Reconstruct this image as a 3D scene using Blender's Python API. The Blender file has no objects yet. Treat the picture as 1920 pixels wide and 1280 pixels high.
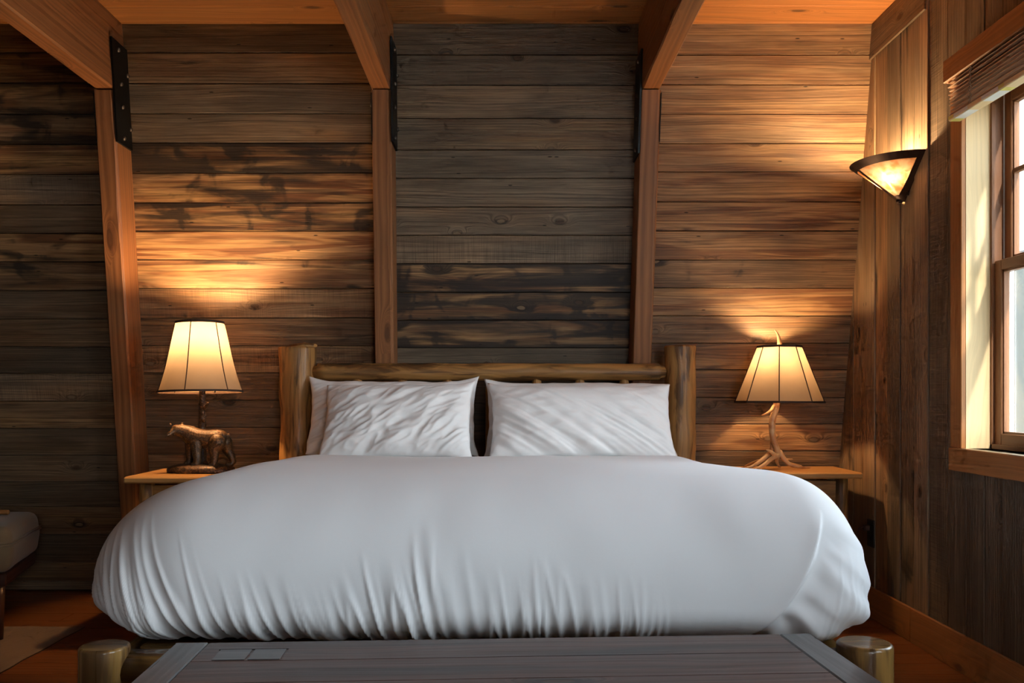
import bpy, math, random
from mathutils import Vector, Matrix, noise
random.seed(7)
SC = bpy.context.scene
COL = SC.collection
PI = math.pi
F = 1667.0; VX = 950.0; VY = 740.0; H = 1.12     # focal length in px of a 1920 wide frame, vanishing point, eye height
def R(d): return math.radians(d)
def clamp(v, a=0.0, b=1.0): return max(a, min(b, v))
def sstep(a, b, x):
    t = clamp((x-a)/(b-a)); return t*t*(3-2*t)
def nz(x, y=0.0, z=0.0): return noise.noise(Vector((x, y, z)))
def P(px, py, D): return Vector(((px-VX)*D/F, D, H+(VY-py)*D/F))
def lerp(a, b, t): return a+(b-a)*t

# ------------------------------------------------------------------ materials
class NT:
    def __init__(s, name):
        s.m = bpy.data.materials.new(name); s.m.use_nodes = True
        s.t = s.m.node_tree; s.t.nodes.clear()
        s.out = s.t.nodes.new('ShaderNodeOutputMaterial')
    def n(s, typ, ins=None, **kw):
        nd = s.t.nodes.new(typ)
        for k, v in kw.items(): setattr(nd, k, v)
        for k, v in (ins or {}).items(): s.put(nd.inputs[k], v)
        return nd
    def put(s, sock, v):
        if isinstance(v, bpy.types.NodeSocket): s.t.links.new(v, sock)
        else: sock.default_value = v
    def math(s, op, a, b=None, c=None, cl=False):
        nd = s.t.nodes.new('ShaderNodeMath'); nd.operation = op; nd.use_clamp = cl
        s.put(nd.inputs[0], a)
        if b is not None: s.put(nd.inputs[1], b)
        if c is not None: s.put(nd.inputs[2], c)
        return nd.outputs[0]
    def ss(s, x, a, b):
        nd = s.t.nodes.new('ShaderNodeMapRange'); nd.interpolation_type = 'SMOOTHSTEP'
        s.put(nd.inputs[0], x); s.put(nd.inputs[1], a); s.put(nd.inputs[2], b)
        return nd.outputs[0]
    def mix(s, f, a, b, blend='MIX'):
        nd = s.t.nodes.new('ShaderNodeMix'); nd.data_type = 'RGBA'; nd.blend_type = blend
        s.put(nd.inputs[0], f); s.put(nd.inputs[6], a); s.put(nd.inputs[7], b)
        return nd.outputs[2]
    def scale(s, col, f):
        nd = s.t.nodes.new('ShaderNodeVectorMath'); nd.operation = 'SCALE'
        s.put(nd.inputs[0], col if isinstance(col, bpy.types.NodeSocket) else tuple(col)[:3]); s.put(nd.inputs[3], f); return nd.outputs[0]
    def xyz(s, x, y, z=0.0):
        nd = s.t.nodes.new('ShaderNodeCombineXYZ')
        s.put(nd.inputs[0], x); s.put(nd.inputs[1], y); s.put(nd.inputs[2], z); return nd.outputs[0]
    def noise(s, vec, scale=1, detail=2, dist=0, dim='2D', rough=.5):
        nd = s.t.nodes.new('ShaderNodeTexNoise'); nd.noise_dimensions = dim
        s.put(nd.inputs['W' if dim == '1D' else 'Vector'], vec)
        nd.inputs['Scale'].default_value = scale; nd.inputs['Detail'].default_value = detail
        nd.inputs['Distortion'].default_value = dist; nd.inputs['Roughness'].default_value = rough
        return nd.outputs[0]
    def bsdf(s, col, rough=.5, normal=None, **kw):
        nd = s.t.nodes.new('ShaderNodeBsdfPrincipled')
        s.put(nd.inputs['Base Color'], col); s.put(nd.inputs['Roughness'], rough)
        if normal is not None: s.put(nd.inputs['Normal'], normal)
        for k, v in kw.items(): s.put(nd.inputs[k.replace('_', ' ')], v)
        s.t.links.new(nd.outputs[0], s.out.inputs[0]); return nd
    def bump(s, h, strength, dist):
        nd = s.t.nodes.new('ShaderNodeBump'); nd.inputs['Strength'].default_value = strength
        nd.inputs['Distance'].default_value = dist; s.put(nd.inputs['Height'], h); return nd.outputs[0]
def c4(c): return (c[0], c[1], c[2], 1)

def wood(name, cA, cB, cDark=(.012, .009, .008), ring=130, rc=.4, knot=.45, char=0.0, rough=.6, bump=.4,
         attr=False, saw=0.0, knotc=(.07, .035, .018), charscale=(1.5, 13), spec=.35, warp=7.0, coat=0.0, knotsize=1.0):
    N = NT(name)
    uv = N.n('ShaderNodeUVMap'); uv.uv_map = 'UVMap'
    sp = N.n('ShaderNodeSeparateXYZ', {0: uv.outputs[0]}); u, v = sp.outputs[0], sp.outputs[1]
    M = N.math
    if attr:
        at = N.n('ShaderNodeAttribute'); at.attribute_name = 'tone'
        ts = N.n('ShaderNodeSeparateColor', {0: at.outputs[0]})
        tr, tg, tb, ta = ts.outputs[0], ts.outputs[1], ts.outputs[2], at.outputs[3]
        at2 = N.n('ShaderNodeAttribute'); at2.attribute_name = 'knots'
        kg = at2.outputs[2]
    else: tr, tg, tb, ta, kg = .5, 1.0, char, saw, knot
    low = N.noise(N.xyz(M('MULTIPLY', u, .9), M('MULTIPLY', v, 7)), 1, 2)
    vor = N.n('ShaderNodeTexVoronoi', voronoi_dimensions='2D')
    N.put(vor.inputs['Vector'], N.xyz(M('MULTIPLY', u, 3.3 if attr else 2.1), M('MULTIPLY', v, 6.8 if attr else 6.5))); vor.inputs['Scale'].default_value = 1
    vd = vor.outputs['Distance']; vc = N.n('ShaderNodeSeparateColor', {0: vor.outputs['Color']})
    gate = M('LESS_THAN', vc.outputs[0], kg)
    # irregular outline of the knot
    wob = N.noise(N.xyz(M('MULTIPLY', u, 26), M('MULTIPLY', v, 40)), 1, 2)
    vd2 = M('ADD', vd, M('MULTIPLY', M('SUBTRACT', wob, .5), .05))
    near = N.ss(vd, .42, .03)
    k = M('MULTIPLY', M('MULTIPLY', near, near), gate)
    h = M('ADD', M('ADD', M('MULTIPLY', v, float(ring)), M('MULTIPLY', low, warp)), M('MULTIPLY', k, 7.5))
    rg = N.noise(h, 1, 2.5, dim='1D', rough=.6)
    fine = N.noise(N.xyz(M('MULTIPLY', u, 9), M('MULTIPLY', v, 420)), 1, 2)
    med = N.noise(N.xyz(M('MULTIPLY', u, 2.2), M('MULTIPLY', v, 60)), 1, 3, .3)
    sawn = N.noise(N.xyz(M('MULTIPLY', u, 260), M('MULTIPLY', v, 5)), 1, 1)
    blot = N.noise(N.xyz(M('MULTIPLY', u, 1.3), M('MULTIPLY', v, 4)), 1, 2)
    tone = M('ADD', tr, M('MULTIPLY', M('SUBTRACT', blot, .5), .9), cl=True)
    col = N.mix(tone, c4(cA), c4(cB))
    if attr:
        red = N.noise(N.xyz(M('ADD', M('MULTIPLY', u, 1.1), 77.0), M('MULTIPLY', v, 16)), 1, 3, .8)
        col = N.mix(M('MULTIPLY', M('MULTIPLY', N.ss(red, .42, .60), tone), .85), col, c4((.120, .038, .014)))
        gold = N.noise(N.xyz(M('ADD', M('MULTIPLY', u, 1.0), 177.0), M('MULTIPLY', v, 13)), 1, 2, .8)
        col = N.mix(M('MULTIPLY', N.ss(gold, .54, .74), M('MULTIPLY', tone, .8)), col, c4((.46, .25, .095)))
    lum = M('ADD', 1.0, M('MULTIPLY', M('SUBTRACT', N.ss(rg, .28, .68), .55), (1.15 if attr else 2)*rc))
    lum = M('MULTIPLY', lum, M('ADD', 1.0, M('MULTIPLY', M('SUBTRACT', fine, .5), rc*(1.5 if attr else 1.1))))
    lum = M('MULTIPLY', lum, M('ADD', 1.0, M('MULTIPLY', M('SUBTRACT', med, .5), rc*1.6)))
    lum = M('MULTIPLY', lum, M('ADD', 1.0, M('MULTIPLY', M('MULTIPLY', M('SUBTRACT', sawn, .5), ta), .9)))
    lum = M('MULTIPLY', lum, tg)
    if attr:
        pat = N.noise(N.xyz(M('ADD', M('MULTIPLY', u, 1.7), 31.0), M('MULTIPLY', v, 10)), 1, 3, .4)
        lum = M('MULTIPLY', lum, M('ADD', .33, M('MULTIPLY', pat, 1.10)))
    col = N.scale(col, lum)
    # weather stains and smoke-dark streaks (they belong to the boards)
    cn = N.noise(N.xyz(M('MULTIPLY', u, charscale[0]), M('MULTIPLY', M('ADD', v, M('MULTIPLY', k, .02)), charscale[1])), 1, 4, .5, rough=.55)
    thr = M('SUBTRACT', .86, M('MULTIPLY', tb, .42))
    if attr:
        ub = N.n('ShaderNodeUVMap'); ub.uv_map = 'BoardUV'; sb = N.n('ShaderNodeSeparateXYZ', {0: ub.outputs[0]})
        def edge(x): return M('POWER', M('ABSOLUTE', M('SUBTRACT', M('MULTIPLY', x, 2.0), 1.0)), 5.0)
        ed = M('MULTIPLY', M('ADD', M('MULTIPLY', edge(sb.outputs[1]), .20), M('MULTIPLY', M('POWER', edge(sb.outputs[0]), 3.0), .16)), M('ADD', M('MULTIPLY', tb, .9), .12))
        # short dark smudges that cross the board
        smn = N.noise(N.xyz(M('ADD', M('MULTIPLY', u, 5.5), 40.0), M('MULTIPLY', v, 4.5)), 1, 3, .6)
        cn = M('ADD', M('ADD', cn, ed), M('MULTIPLY', N.ss(smn, .52, .90), M('MULTIPLY', tb, .50)))
    cm = N.ss(M('ADD', cn, M('MULTIPLY', k, M('ADD', .16, M('MULTIPLY', tb, .45)))), M('SUBTRACT', thr, .13), M('ADD', thr, .11))
    col = N.mix(M('MULTIPLY', cm, .88), col, N.scale(c4(cDark), M('ADD', .1, M('MULTIPLY', M('ADD', med, rg), 1.0))))
    # knots
    core = M('MULTIPLY', N.ss(vd2, .085*knotsize, .055*knotsize), gate)
    rim = M('MULTIPLY', M('MULTIPLY', N.ss(vd2, .13*knotsize, .085*knotsize), gate), .6)
    col = N.mix(rim, col, N.scale(col, .45))
    kcol = N.scale(c4(knotc), M('ADD', .5, rg))
    if attr: kcol = N.mix(M('LESS_THAN', vc.outputs[2], .55), kcol, N.scale(c4((.21, .135, .075)), M('ADD', .45, M('MULTIPLY', rg, 1.1))))
    col = N.mix(M('MULTIPLY', core, .85), col, kcol)
    # nail holes and bug marks
    v3 = N.n('ShaderNodeTexVoronoi', voronoi_dimensions='2D')
    N.put(v3.inputs['Vector'], N.xyz(M('MULTIPLY', u, 3.3), M('MULTIPLY', v, 13))); v3.inputs['Scale'].default_value = 1
    c3 = N.n('ShaderNodeSeparateColor', {0: v3.outputs['Color']})
    hole = M('MULTIPLY', N.ss(v3.outputs['Distance'], .045, .022), M('LESS_THAN', c3.outputs[1], .22 if attr else 0.0))
    col = N.mix(M('MULTIPLY', hole, .85), col, c4((.006, .005, .004)))
    hh = M('SUBTRACT', M('ADD', M('ADD', M('MULTIPLY', rg, .6), M('MULTIPLY', fine, .3)), M('MULTIPLY', M('MULTIPLY', sawn, ta), .5)), M('ADD', M('MULTIPLY', core, .5), hole))
    N.bsdf(col, M('ADD', rough, M('MULTIPLY', M('SUBTRACT', med, .5), .25)), N.bump(hh, bump, .004) if bump > .12 else None,
           Specular_IOR_Level=spec, Coat_Weight=coat, Coat_Roughness=.12)
    return N.m

def plain(name, col, rough=.5, metal=0.0, var=.0, vs=20, bump=0.0, spec=.4, **kw):
    N = NT(name)
    tc = N.n('ShaderNodeTexCoord')
    f = N.noise(tc.outputs['Object'], vs, 3, dim='3D')
    lum = N.math('ADD', 1-var/2, N.math('MULTIPLY', f, var))
    N.bsdf(N.scale(c4(col), lum), rough, N.bump(f, bump, .005) if bump else None, Metallic=metal, Specular_IOR_Level=spec, **kw)
    return N.m

M_BARN = wood('weathered_barn_board', (.187, .130, .083), (.37, .195, .080), cDark=(.014, .011, .010), rc=.52, rough=.52, bump=.55, attr=True)
M_FIR = wood('fir_timber', (.225, .085, .030), (.33, .132, .048), ring=60, rc=.2, knot=.24, rough=.5, bump=.15, warp=3, knotc=(.12, .045, .018), char=.12, cDark=(.13, .045, .017))
M_CEIL = wood('ceiling_pine', (.36, .135, .038), (.46, .19, .058), ring=45, rc=.2, knot=.3, rough=.5, bump=.12, warp=6, knotc=(.12, .05, .02))
M_TRIM = wood('stained_pine_trim', (.33, .125, .035), (.43, .18, .055), ring=55, rc=.14, knot=.25, rough=.45, bump=.1, warp=4, knotc=(.14, .05, .02))
M_SASH = wood('window_sash_wood', (.21, .088, .036), (.27, .115, .045), ring=50, rc=.1, knot=.0, rough=.45, bump=.08)
M_JAMB = wood('pale_pine_jamb', (.72, .50, .25), (.80, .60, .33), ring=40, rc=.08, knot=.2, rough=.5, bump=.06, knotc=(.28, .14, .06), knotsize=.6)
M_FLOOR = wood('floor_boards', (.165, .045, .012), (.24, .076, .020), ring=70, rc=.16, knot=.06, rough=.33, bump=.08, warp=8)
M_LOG = wood('peeled_log', (.30, .125, .034), (.44, .225, .07), ring=25, rc=.22, knot=.3, char=.62, rough=.48, bump=.35, cDark=(.085, .036, .013), charscale=(3.5, 26), coat=.06, knotc=(.05, .03, .015))
M_LOGP = wood('pale_varnished_log', (.33, .175, .045), (.42, .235, .07), ring=20, rc=.12, knot=.1, char=.95, rough=.3, bump=.2, cDark=(.07, .032, .014), charscale=(2.0, 14), coat=.4)
M_TABLE = wood('honey_pine_tabletop', (.50, .23, .065), (.60, .30, .10), ring=45, rc=.1, knot=.08, rough=.35, bump=.05, coat=.3)
M_CHEST = wood('dark_reclaimed_chest', (.060, .036, .030), (.110, .060, .046), ring=60, rc=.35, knot=.1, char=.5, rough=.36, bump=.2, cDark=(.026, .024, .025), charscale=(.8, 10), spec=.4, coat=.0)
M_CHESTB = wood('dark_grey_end_board', (.050, .050, .052), (.075, .072, .070), ring=50, rc=.18, knot=.05, char=.3, rough=.34, bump=.15, spec=.5, coat=.15)
M_DARKW = wood('dark_chair_wood', (.06, .022, .014), (.10, .035, .02), ring=40, rc=.15, knot=0, rough=.35, bump=.05)
M_SLAT = wood('blind_slat_wood', (.50, .29, .16), (.56, .34, .19), ring=50, rc=.12, knot=0, rough=.45, bump=.05)
M_STEEL = plain('black_iron', (.012, .012, .013), .45, .6, .3, 60)
M_BOLT = plain('worn_bolt_steel', (.20, .16, .13), .45, .8, .3, 80)
M_BRONZE = plain('dark_bronze', (.045, .025, .020), .42, .7, .3, 30)
M_GAP = plain('dark_backing', (.01, .008, .007), .9)
M_BLACK = plain('black_plastic', (.012, .011, .011), .45)
M_CORD = plain('brown_cord', (.05, .02, .012), .5)
M_BRASS = plain('aged_brass', (.35, .2, .07), .4, .9, .3, 40)
M_TAPE = plain('shade_trim_ribbon', (.06, .028, .015), .8)
M_STRING = plain('blind_cord_string', (.30, .22, .15), .8)
M_STICK = plain('white_paper_sticker', (.75, .74, .68), .5)
M_STICKY = plain('yellow_sticker', (.72, .62, .16), .5)

def linen(name, col, bump=.25, scale=1.0, crumple=.3):
    N = NT(name)
    tc = N.n('ShaderNodeTexCoord'); o = tc.outputs['Object']
    a = N.noise(o, 320*scale, 2, dim='3D'); b = N.noise(o, 14*scale, 4, .9, dim='3D', rough=.6)
    h = N.math('ADD', N.math('MULTIPLY', a, .03), N.math('MULTIPLY', b, crumple))
    N.bsdf(c4(col), .85, N.bump(h, bump, .012), Specular_IOR_Level=.2, Sheen_Weight=.15, Sheen_Roughness=.5)
    return N.m
M_DUVET = linen('white_cotton_duvet', (.88, .88, .88), .16, 1, .22)
M_PILLOW = linen('white_cotton_pillowcase', (.87, .85, .83), .32, 1.1, .35)
M_CUSH = linen('beige_canvas', (.24, .155, .080), .3, 1.5)
M_MATT = linen('mattress_ticking', (.7, .69, .66))
M_RUG = linen('tan_hide', (.19, .105, .045), .6, 3)
M_RUGE = plain('rug_edge_binding', (.05, .025, .015), .9)

def shade_mat(name, col, tr, trans=.6):
    N = NT(name)
    tc = N.n('ShaderNodeTexCoord')
    f = N.noise(tc.outputs['Object'], 9, 3, .4, dim='3D')
    w = N.math('ADD', .86, N.math('MULTIPLY', f, .28))
    d = N.n('ShaderNodeBsdfDiffuse', {0: N.scale(c4(col), w)}); t = N.n('ShaderNodeBsdfTranslucent', {0: N.scale(c4(tr), w)})
    m = N.n('ShaderNodeMixShader', {0: trans, 1: d.outputs[0], 2: t.outputs[0]})
    N.t.links.new(m.outputs[0], N.out.inputs[0]); return N.m
M_SHADE = shade_mat('parchment_shade', (.45, .30, .18), (.150, .103, .066), .42)
def mica():
    N = NT('amber_mica')
    tc = N.n('ShaderNodeTexCoord')
    f = N.noise(tc.outputs['Object'], 22, 4, .8, dim='3D')
    c = N.mix(N.ss(f, .35, .65), c4((.042, .017, .007)), c4((.050, .035, .024)))
    d = N.n('ShaderNodeBsdfDiffuse', {0: c}); t = N.n('ShaderNodeBsdfTranslucent', {0: c})
    m = N.n('ShaderNodeMixShader', {0: .6, 1: d.outputs[0], 2: t.outputs[0]})
    g = N.n('ShaderNodeBsdfGlossy', {1: .15}); m2 = N.n('ShaderNodeMixShader', {0: .05, 1: m.outputs[0], 2: g.outputs[0]})
    N.t.links.new(m2.outputs[0], N.out.inputs[0]); return N.m
M_MICA = mica()
def emit(name, col, s):
    N = NT(name); e = N.n('ShaderNodeEmission', {0: c4(col), 1: s}); N.t.links.new(e.outputs[0], N.out.inputs[0]); return N.m
WARM = (1.0, .65, .32)
M_BULB_L = emit('lit_bulb_bear_lamp', WARM, 1500)
M_BULB_R = emit('lit_bulb_antler_lamp', WARM, 900)
M_BULB_S = emit('lit_bulb_sconce', WARM, 1700)
def glass():
    N = NT('window_glass')
    t = N.n('ShaderNodeBsdfTransparent', {0: (.97, .98, .98, 1)}); g = N.n('ShaderNodeBsdfGlossy', {1: .02})
    fr = N.n('ShaderNodeFresnel', {0: 1.45})
    m = N.n('ShaderNodeMixShader', {0: N.math('MULTIPLY', fr.outputs[0], .6), 1: t.outputs[0], 2: g.outputs[0]})
    N.t.links.new(m.outputs[0], N.out.inputs[0]); return N.m
M_GLASS = glass()
def bronze_fig(name, a, b):
    N = NT(name)
    tc = N.n('ShaderNodeTexCoord'); o = tc.outputs['Object']
    f = N.noise(o, 130, 3, 1.0, dim='3D'); g = N.noise(o, 30, 2, dim='3D')
    c = N.mix(N.ss(f, .40, .72), c4(a), c4(b))
    N.bsdf(c, .42, N.bump(N.math('ADD', f, N.math('MULTIPLY', g, .4)), .45, .003), Metallic=.35, Specular_IOR_Level=.5)
    return N.m
M_BEAR = bronze_fig('bronzed_resin_fur', (.055, .028, .012), (.20, .10, .038))
M_BARKR = bronze_fig('bronzed_resin_bark', (.03, .016, .009), (.16, .08, .035))
M_ROCK = bronze_fig('bronzed_resin_rock', (.03, .014, .008), (.22, .10, .035))
def antler():
    N = NT('antler_bone')
    tc = N.n('ShaderNodeTexCoord'); o = tc.outputs['Object']
    f = N.noise(o, 14, 3, .6, dim='3D'); g = N.noise(o, 110, 2, dim='3D')
    c = N.mix(N.ss(f, .38, .66), c4((.62, .40, .20)), c4((.42, .20, .075)))
    N.bsdf(c, .4, N.bump(g, .35, .002), Specular_IOR_Level=.5)
    return N.m
M_ANTLER = antler()
M_WHITE = plain('white_exterior_paint', (.74, .76, .76), .6)
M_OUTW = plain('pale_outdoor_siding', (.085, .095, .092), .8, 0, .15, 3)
M_GROUND = plain('pale_gravel_ground', (.42, .42, .36), .9, 0, .4, 2)

# ------------------------------------------------------------------ geometry helpers
class MB:
    def __init__(s): s.v = []; s.f = []; s.uv = []; s.tone = []; s.kn = []; s.mi = []; s.sm = []; s.uv2 = []
    def face(s, idx, uvs=None, tone=(.5, 1, 0, 0), kn=.4, mi=0, smooth=False, uv2=None):
        s.uv2.append(uv2 or [(.5, .5)]*len(idx))
        s.f.append(tuple(idx)); s.uv.append(uvs or [(0, 0)]*len(idx)); s.tone.append(tone); s.kn.append(kn); s.mi.append(mi); s.sm.append(smooth)
    def box(s, lo, hi, axis=0, tone=(.5, 1, 0, 0), kn=.4, mi=0, ch=0.0, M=None, seed=None):
        """box with optional chamfer; grain runs along axis"""
        lo = Vector(lo); hi = Vector(hi)
        so = random.random()*60 if seed is None else seed; sv = random.random()*30
        c = min(ch, .45*min(hi-lo))
        base = len(s.v)
        pts = {}
        def vid(p):
            k = (round(p[0], 6), round(p[1], 6), round(p[2], 6))
            if k not in pts:
                pts[k] = len(s.v); q = Vector(p)
                s.v.append(M @ q if M is not None else q)
            return pts[k]
        oth = [i for i in range(3) if i != axis]
        def add(ps, nrm):
            ax = max(range(3), key=lambda i: abs(nrm[i]))
            uvs = []
            for p in ps:
                if ax == axis: uvs.append((so+p[oth[0]]*.25, sv+p[oth[1]]))
                else:
                    o = [i for i in oth if i != ax][0]
                    uvs.append((so+p[axis], sv+p[o]+(3.1*ax)))
            a, b, cc = Vector(ps[0]), Vector(ps[1]), Vector(ps[2])
            if (b-a).cross(cc-a).dot(Vector(nrm)) < 0: ps = ps[::-1]; uvs = uvs[::-1]
            wo = max(oth, key=lambda i: hi[i]-lo[i])
            u2 = [((p[axis]-lo[axis])/(hi[axis]-lo[axis]), (p[wo]-lo[wo])/(hi[wo]-lo[wo])) for p in ps]
            s.face([vid(p) for p in ps], uvs, tone, kn, mi, uv2=u2)
        L = [lo, hi]
        for ax in range(3):
            o1, o2 = [i for i in range(3) if i != ax]
            for sg in (0, 1):
                ps = []
                for (a, b) in ((0, 0), (1, 0), (1, 1), (0, 1)):
                    p = [0, 0, 0]; p[ax] = L[sg][ax]
                    p[o1] = L[a][o1]+(c if a == 0 else -c); p[o2] = L[b][o2]+(c if b == 0 else -c)
                    ps.append(tuple(p))
                n = [0, 0, 0]; n[ax] = 1 if sg else -1
                add(ps, n)
        if c > 0:
            for ax in range(3):      # edges running along ax
                o1, o2 = [i for i in range(3) if i != ax]
                for a in (0, 1):
                    for b in (0, 1):
                        A = L[a][o1]; B = L[b][o2]; ca = c if a == 0 else -c; cb = c if b == 0 else -c
                        ps = []
                        for (e, w) in ((0, 0), (1, 0), (1, 1), (0, 1)):
                            p = [0, 0, 0]; p[ax] = L[e][ax]+(c if e == 0 else -c)
                            if w == 0: p[o1] = A; p[o2] = B+cb
                            else: p[o1] = A+ca; p[o2] = B
                            ps.append(tuple(p))
                        n = [0, 0, 0]; n[o1] = 1.0 if a else -1.0; n[o2] = 1.01 if b else -1.01
                        add(ps, n)
            for a in (0, 1):
                for b in (0, 1):
                    for d in (0, 1):
                        sx, sy, sz = [(c if t == 0 else -c) for t in (a, b, d)]
                        X, Y, Z = L[a][0], L[b][1], L[d][2]
                        add([(X, Y+sy, Z+sz), (X+sx, Y, Z+sz), (X+sx, Y+sy, Z)], (1.02 if a else -1.02, 1 if b else -1, 1 if d else -1))
        return s
    def tube(s, pts, rad, seg=12, cap=True, tone=(.5, 1, 0, 0), kn=.4, mi=0, rough=0.0, round_cap=0.0, smooth=True, flat=1.0):
        """tube through pts, radius per point or one, wobbling by rough"""
        pts = [Vector(p) for p in pts]; n = len(pts)
        if not hasattr(rad, '__len__'): rad = [rad]*n
        rad = list(rad)
        so = random.random()*60; sd = random.random()*90; sv = random.random()*20
        if round_cap > 0:
            a = (pts[1]-pts[0]).normalized(); b = (pts[-1]-pts[-2]).normalized(); rc = round_cap
            P2 = [pts[0]]; R2 = [rad[0]-rc]
            for t in (.35, .7, 1): P2.append(pts[0]+a*rc*(1-math.cos(t*PI/2))); R2.append(rad[0]-rc+rc*math.sin(t*PI/2))
            P2 += pts[1:-1]; R2 += rad[1:-1]
            for t in (1, .7, .35, 0): P2.append(pts[-1]-b*rc*(1-math.cos(t*PI/2))); R2.append(rad[-1]-rc+rc*math.sin(t*PI/2))
            pts, rad, n = P2, R2, len(P2)
        up = None; rings = []; L = 0; base_r = max(rad)
        for i, p in enumerate(pts):
            d = (pts[min(i+1, n-1)]-pts[max(i-1, 0)])
            if d.length < 1e-9: d = Vector((0, 0, 1))
            d.normalize()
            if up is None:
                up = Vector((0, 0, 1)) if abs(d.z) < .9 else Vector((1, 0, 0))
            x = up.cross(d)
            if x.length < 1e-6: x = Vector((1, 0, 0)).cross(d)
            x.normalize(); y = d.cross(x).normalized(); up = y
            if i: L += (p-pts[i-1]).length
            ring = []
            for j in range(seg):
                a = 2*PI*j/seg
                r = rad[i]*(1+(rough*nz(math.cos(a)*1.3+sd, math.sin(a)*1.3, L*6+sd) if rough else 0))
                ring.append(len(s.v)); s.v.append(p+x*math.cos(a)*r*flat+y*math.sin(a)*r)
            rings.append((ring, L))
        for i in range(n-1):
            for j in range(seg):
                j2 = (j+1) % seg
                v0 = sv+2*PI*base_r*j/seg; v1 = sv+2*PI*base_r*(j+1)/seg; u0 = so+rings[i][1]; u1 = so+rings[i+1][1]
                s.face([rings[i][0][j], rings[i][0][j2], rings[i+1][0][j2], rings[i+1][0][j]],
                       [(u0, v0), (u0, v1), (u1, v1), (u1, v0)], tone, kn, mi, smooth)
        if cap:
            for (ring, _), fl in ((rings[0], True), (rings[-1], False)):
                idx = ring[::-1] if fl else ring
                cc = sum((s.v[k] for k in idx), Vector())/len(idx)
                s.face(idx, [(so+(s.v[k]-cc).x*.3, sv+(s.v[k]-cc).y+(s.v[k]-cc).z) for k in idx], tone, kn, mi, False)
        return s
    def lathe(s, prof, seg=24, center=(0, 0, 0), smooth=True, mi=0, close=False, a0=0.0):
        cx, cy, cz = center; rings = []
        for (r, z) in prof:
            ring = []
            for j in range(seg):
                a = a0+2*PI*j/seg; ring.append(len(s.v)); s.v.append(Vector((cx+r*math.cos(a), cy+r*math.sin(a), cz+z)))
            rings.append(ring)
        for i in range(len(prof)-1):
            for j in range(seg):
                j2 = (j+1) % seg
                s.face([rings[i][j], rings[i][j2], rings[i+1][j2], rings[i+1][j]], [(j/seg, prof[i][1]), ((j+1)/seg, prof[i][1]), ((j+1)/seg, prof[i+1][1]), (j/seg, prof[i+1][1])], mi=mi, smooth=smooth)
        if close: s.face(rings[0][::-1]); s.face(rings[-1])
        return s
    def ball(s, c, r, sub=(12, 8), sc=(1, 1, 1), mi=0):
        n, m = sub; c = Vector(c)
        top = len(s.v); s.v.append(c+Vector((0, 0, r*sc[2]))); rings = []
        for i in range(1, m):
            th = PI*i/m; ring = []
            for j in range(n):
                a = 2*PI*j/n; ring.append(len(s.v)); s.v.append(c+Vector((r*sc[0]*math.sin(th)*math.cos(a), r*sc[1]*math.sin(th)*math.sin(a), r*sc[2]*math.cos(th))))
            rings.append(ring)
        bot = len(s.v); s.v.append(c-Vector((0, 0, r*sc[2])))
        for j in range(n):
            j2 = (j+1) % n
            s.face([top, rings[0][j], rings[0][j2]], mi=mi, smooth=True); s.face([bot, rings[-1][j2], rings[-1][j]], mi=mi, smooth=True)
            for i in range(len(rings)-1): s.face([rings[i][j], rings[i+1][j], rings[i+1][j2], rings[i][j2]], mi=mi, smooth=True)
        return s
    def chain(s, seq, n=8):
        """overlapping balls along (point, radius) pairs, for a voxel union"""
        for (p0, r0), (p1, r1) in zip(seq, seq[1:]):
            p0 = Vector(p0); p1 = Vector(p1); L = (p1-p0).length
            k = max(2, int(L/(min(r0, r1)*.35))+1); k = min(k, 40)
            for i in range(k+1): s.ball(p0.lerp(p1, i/k), lerp(r0, r1, i/k), (14, 9))
        return s
    def build(s, name, mats, parent=None, loc=None):
        me = bpy.data.meshes.new(name); me.from_pydata([tuple(v) for v in s.v], [], s.f)
        ul = me.uv_layers.new(name='UVMap'); fl = [c for uvs in s.uv for q in uvs for c in q]
        ul.data.foreach_set('uv', fl)
        u2 = me.uv_layers.new(name='BoardUV'); u2.data.foreach_set('uv', [c for uvs in s.uv2 for q in uvs for c in q])
        at = me.color_attributes.new('tone', 'FLOAT_COLOR', 'CORNER'); kk = me.attributes.new('knots', 'FLOAT', 'FACE')
        buf = []
        for f, t in zip(s.f, s.tone): buf.extend(t*len(f))
        at.data.foreach_set('color', buf); kk.data.foreach_set('value', s.kn)
        me.polygons.foreach_set('material_index', s.mi); me.polygons.foreach_set('use_smooth', s.sm)
        for m in (mats if isinstance(mats, (list, tuple)) else [mats]): me.materials.append(m)
        me.update()
        o = bpy.data.objects.new(name, me); COL.objects.link(o)
        if parent is not None:
            # meshes are written in world coordinates: keep them there under the thing's empty
            Mi = parent_world(parent).inverted(); me.transform(Mi); o.parent = parent
        elif loc is not None:
            me.transform(Matrix.Translation(-Vector(loc))); o.location = loc
        return o
def parent_world(o):
    M = Matrix.LocRotScale(o.location, o.rotation_euler, None)
    return parent_world(o.parent) @ M if o.parent else M
def tag(o, label, cat, group=None):
    o['label'] = label; o['category'] = cat
    if group: o['group'] = group
    return o
def thing(name, label, cat, loc=(0, 0, 0), group=None):
    o = bpy.data.objects.new(name, None); o.empty_display_size = .1; COL.objects.link(o); o.location = loc
    return tag(o, label, cat, group)
def struct(o): o['kind'] = 'structure'; return o
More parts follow.
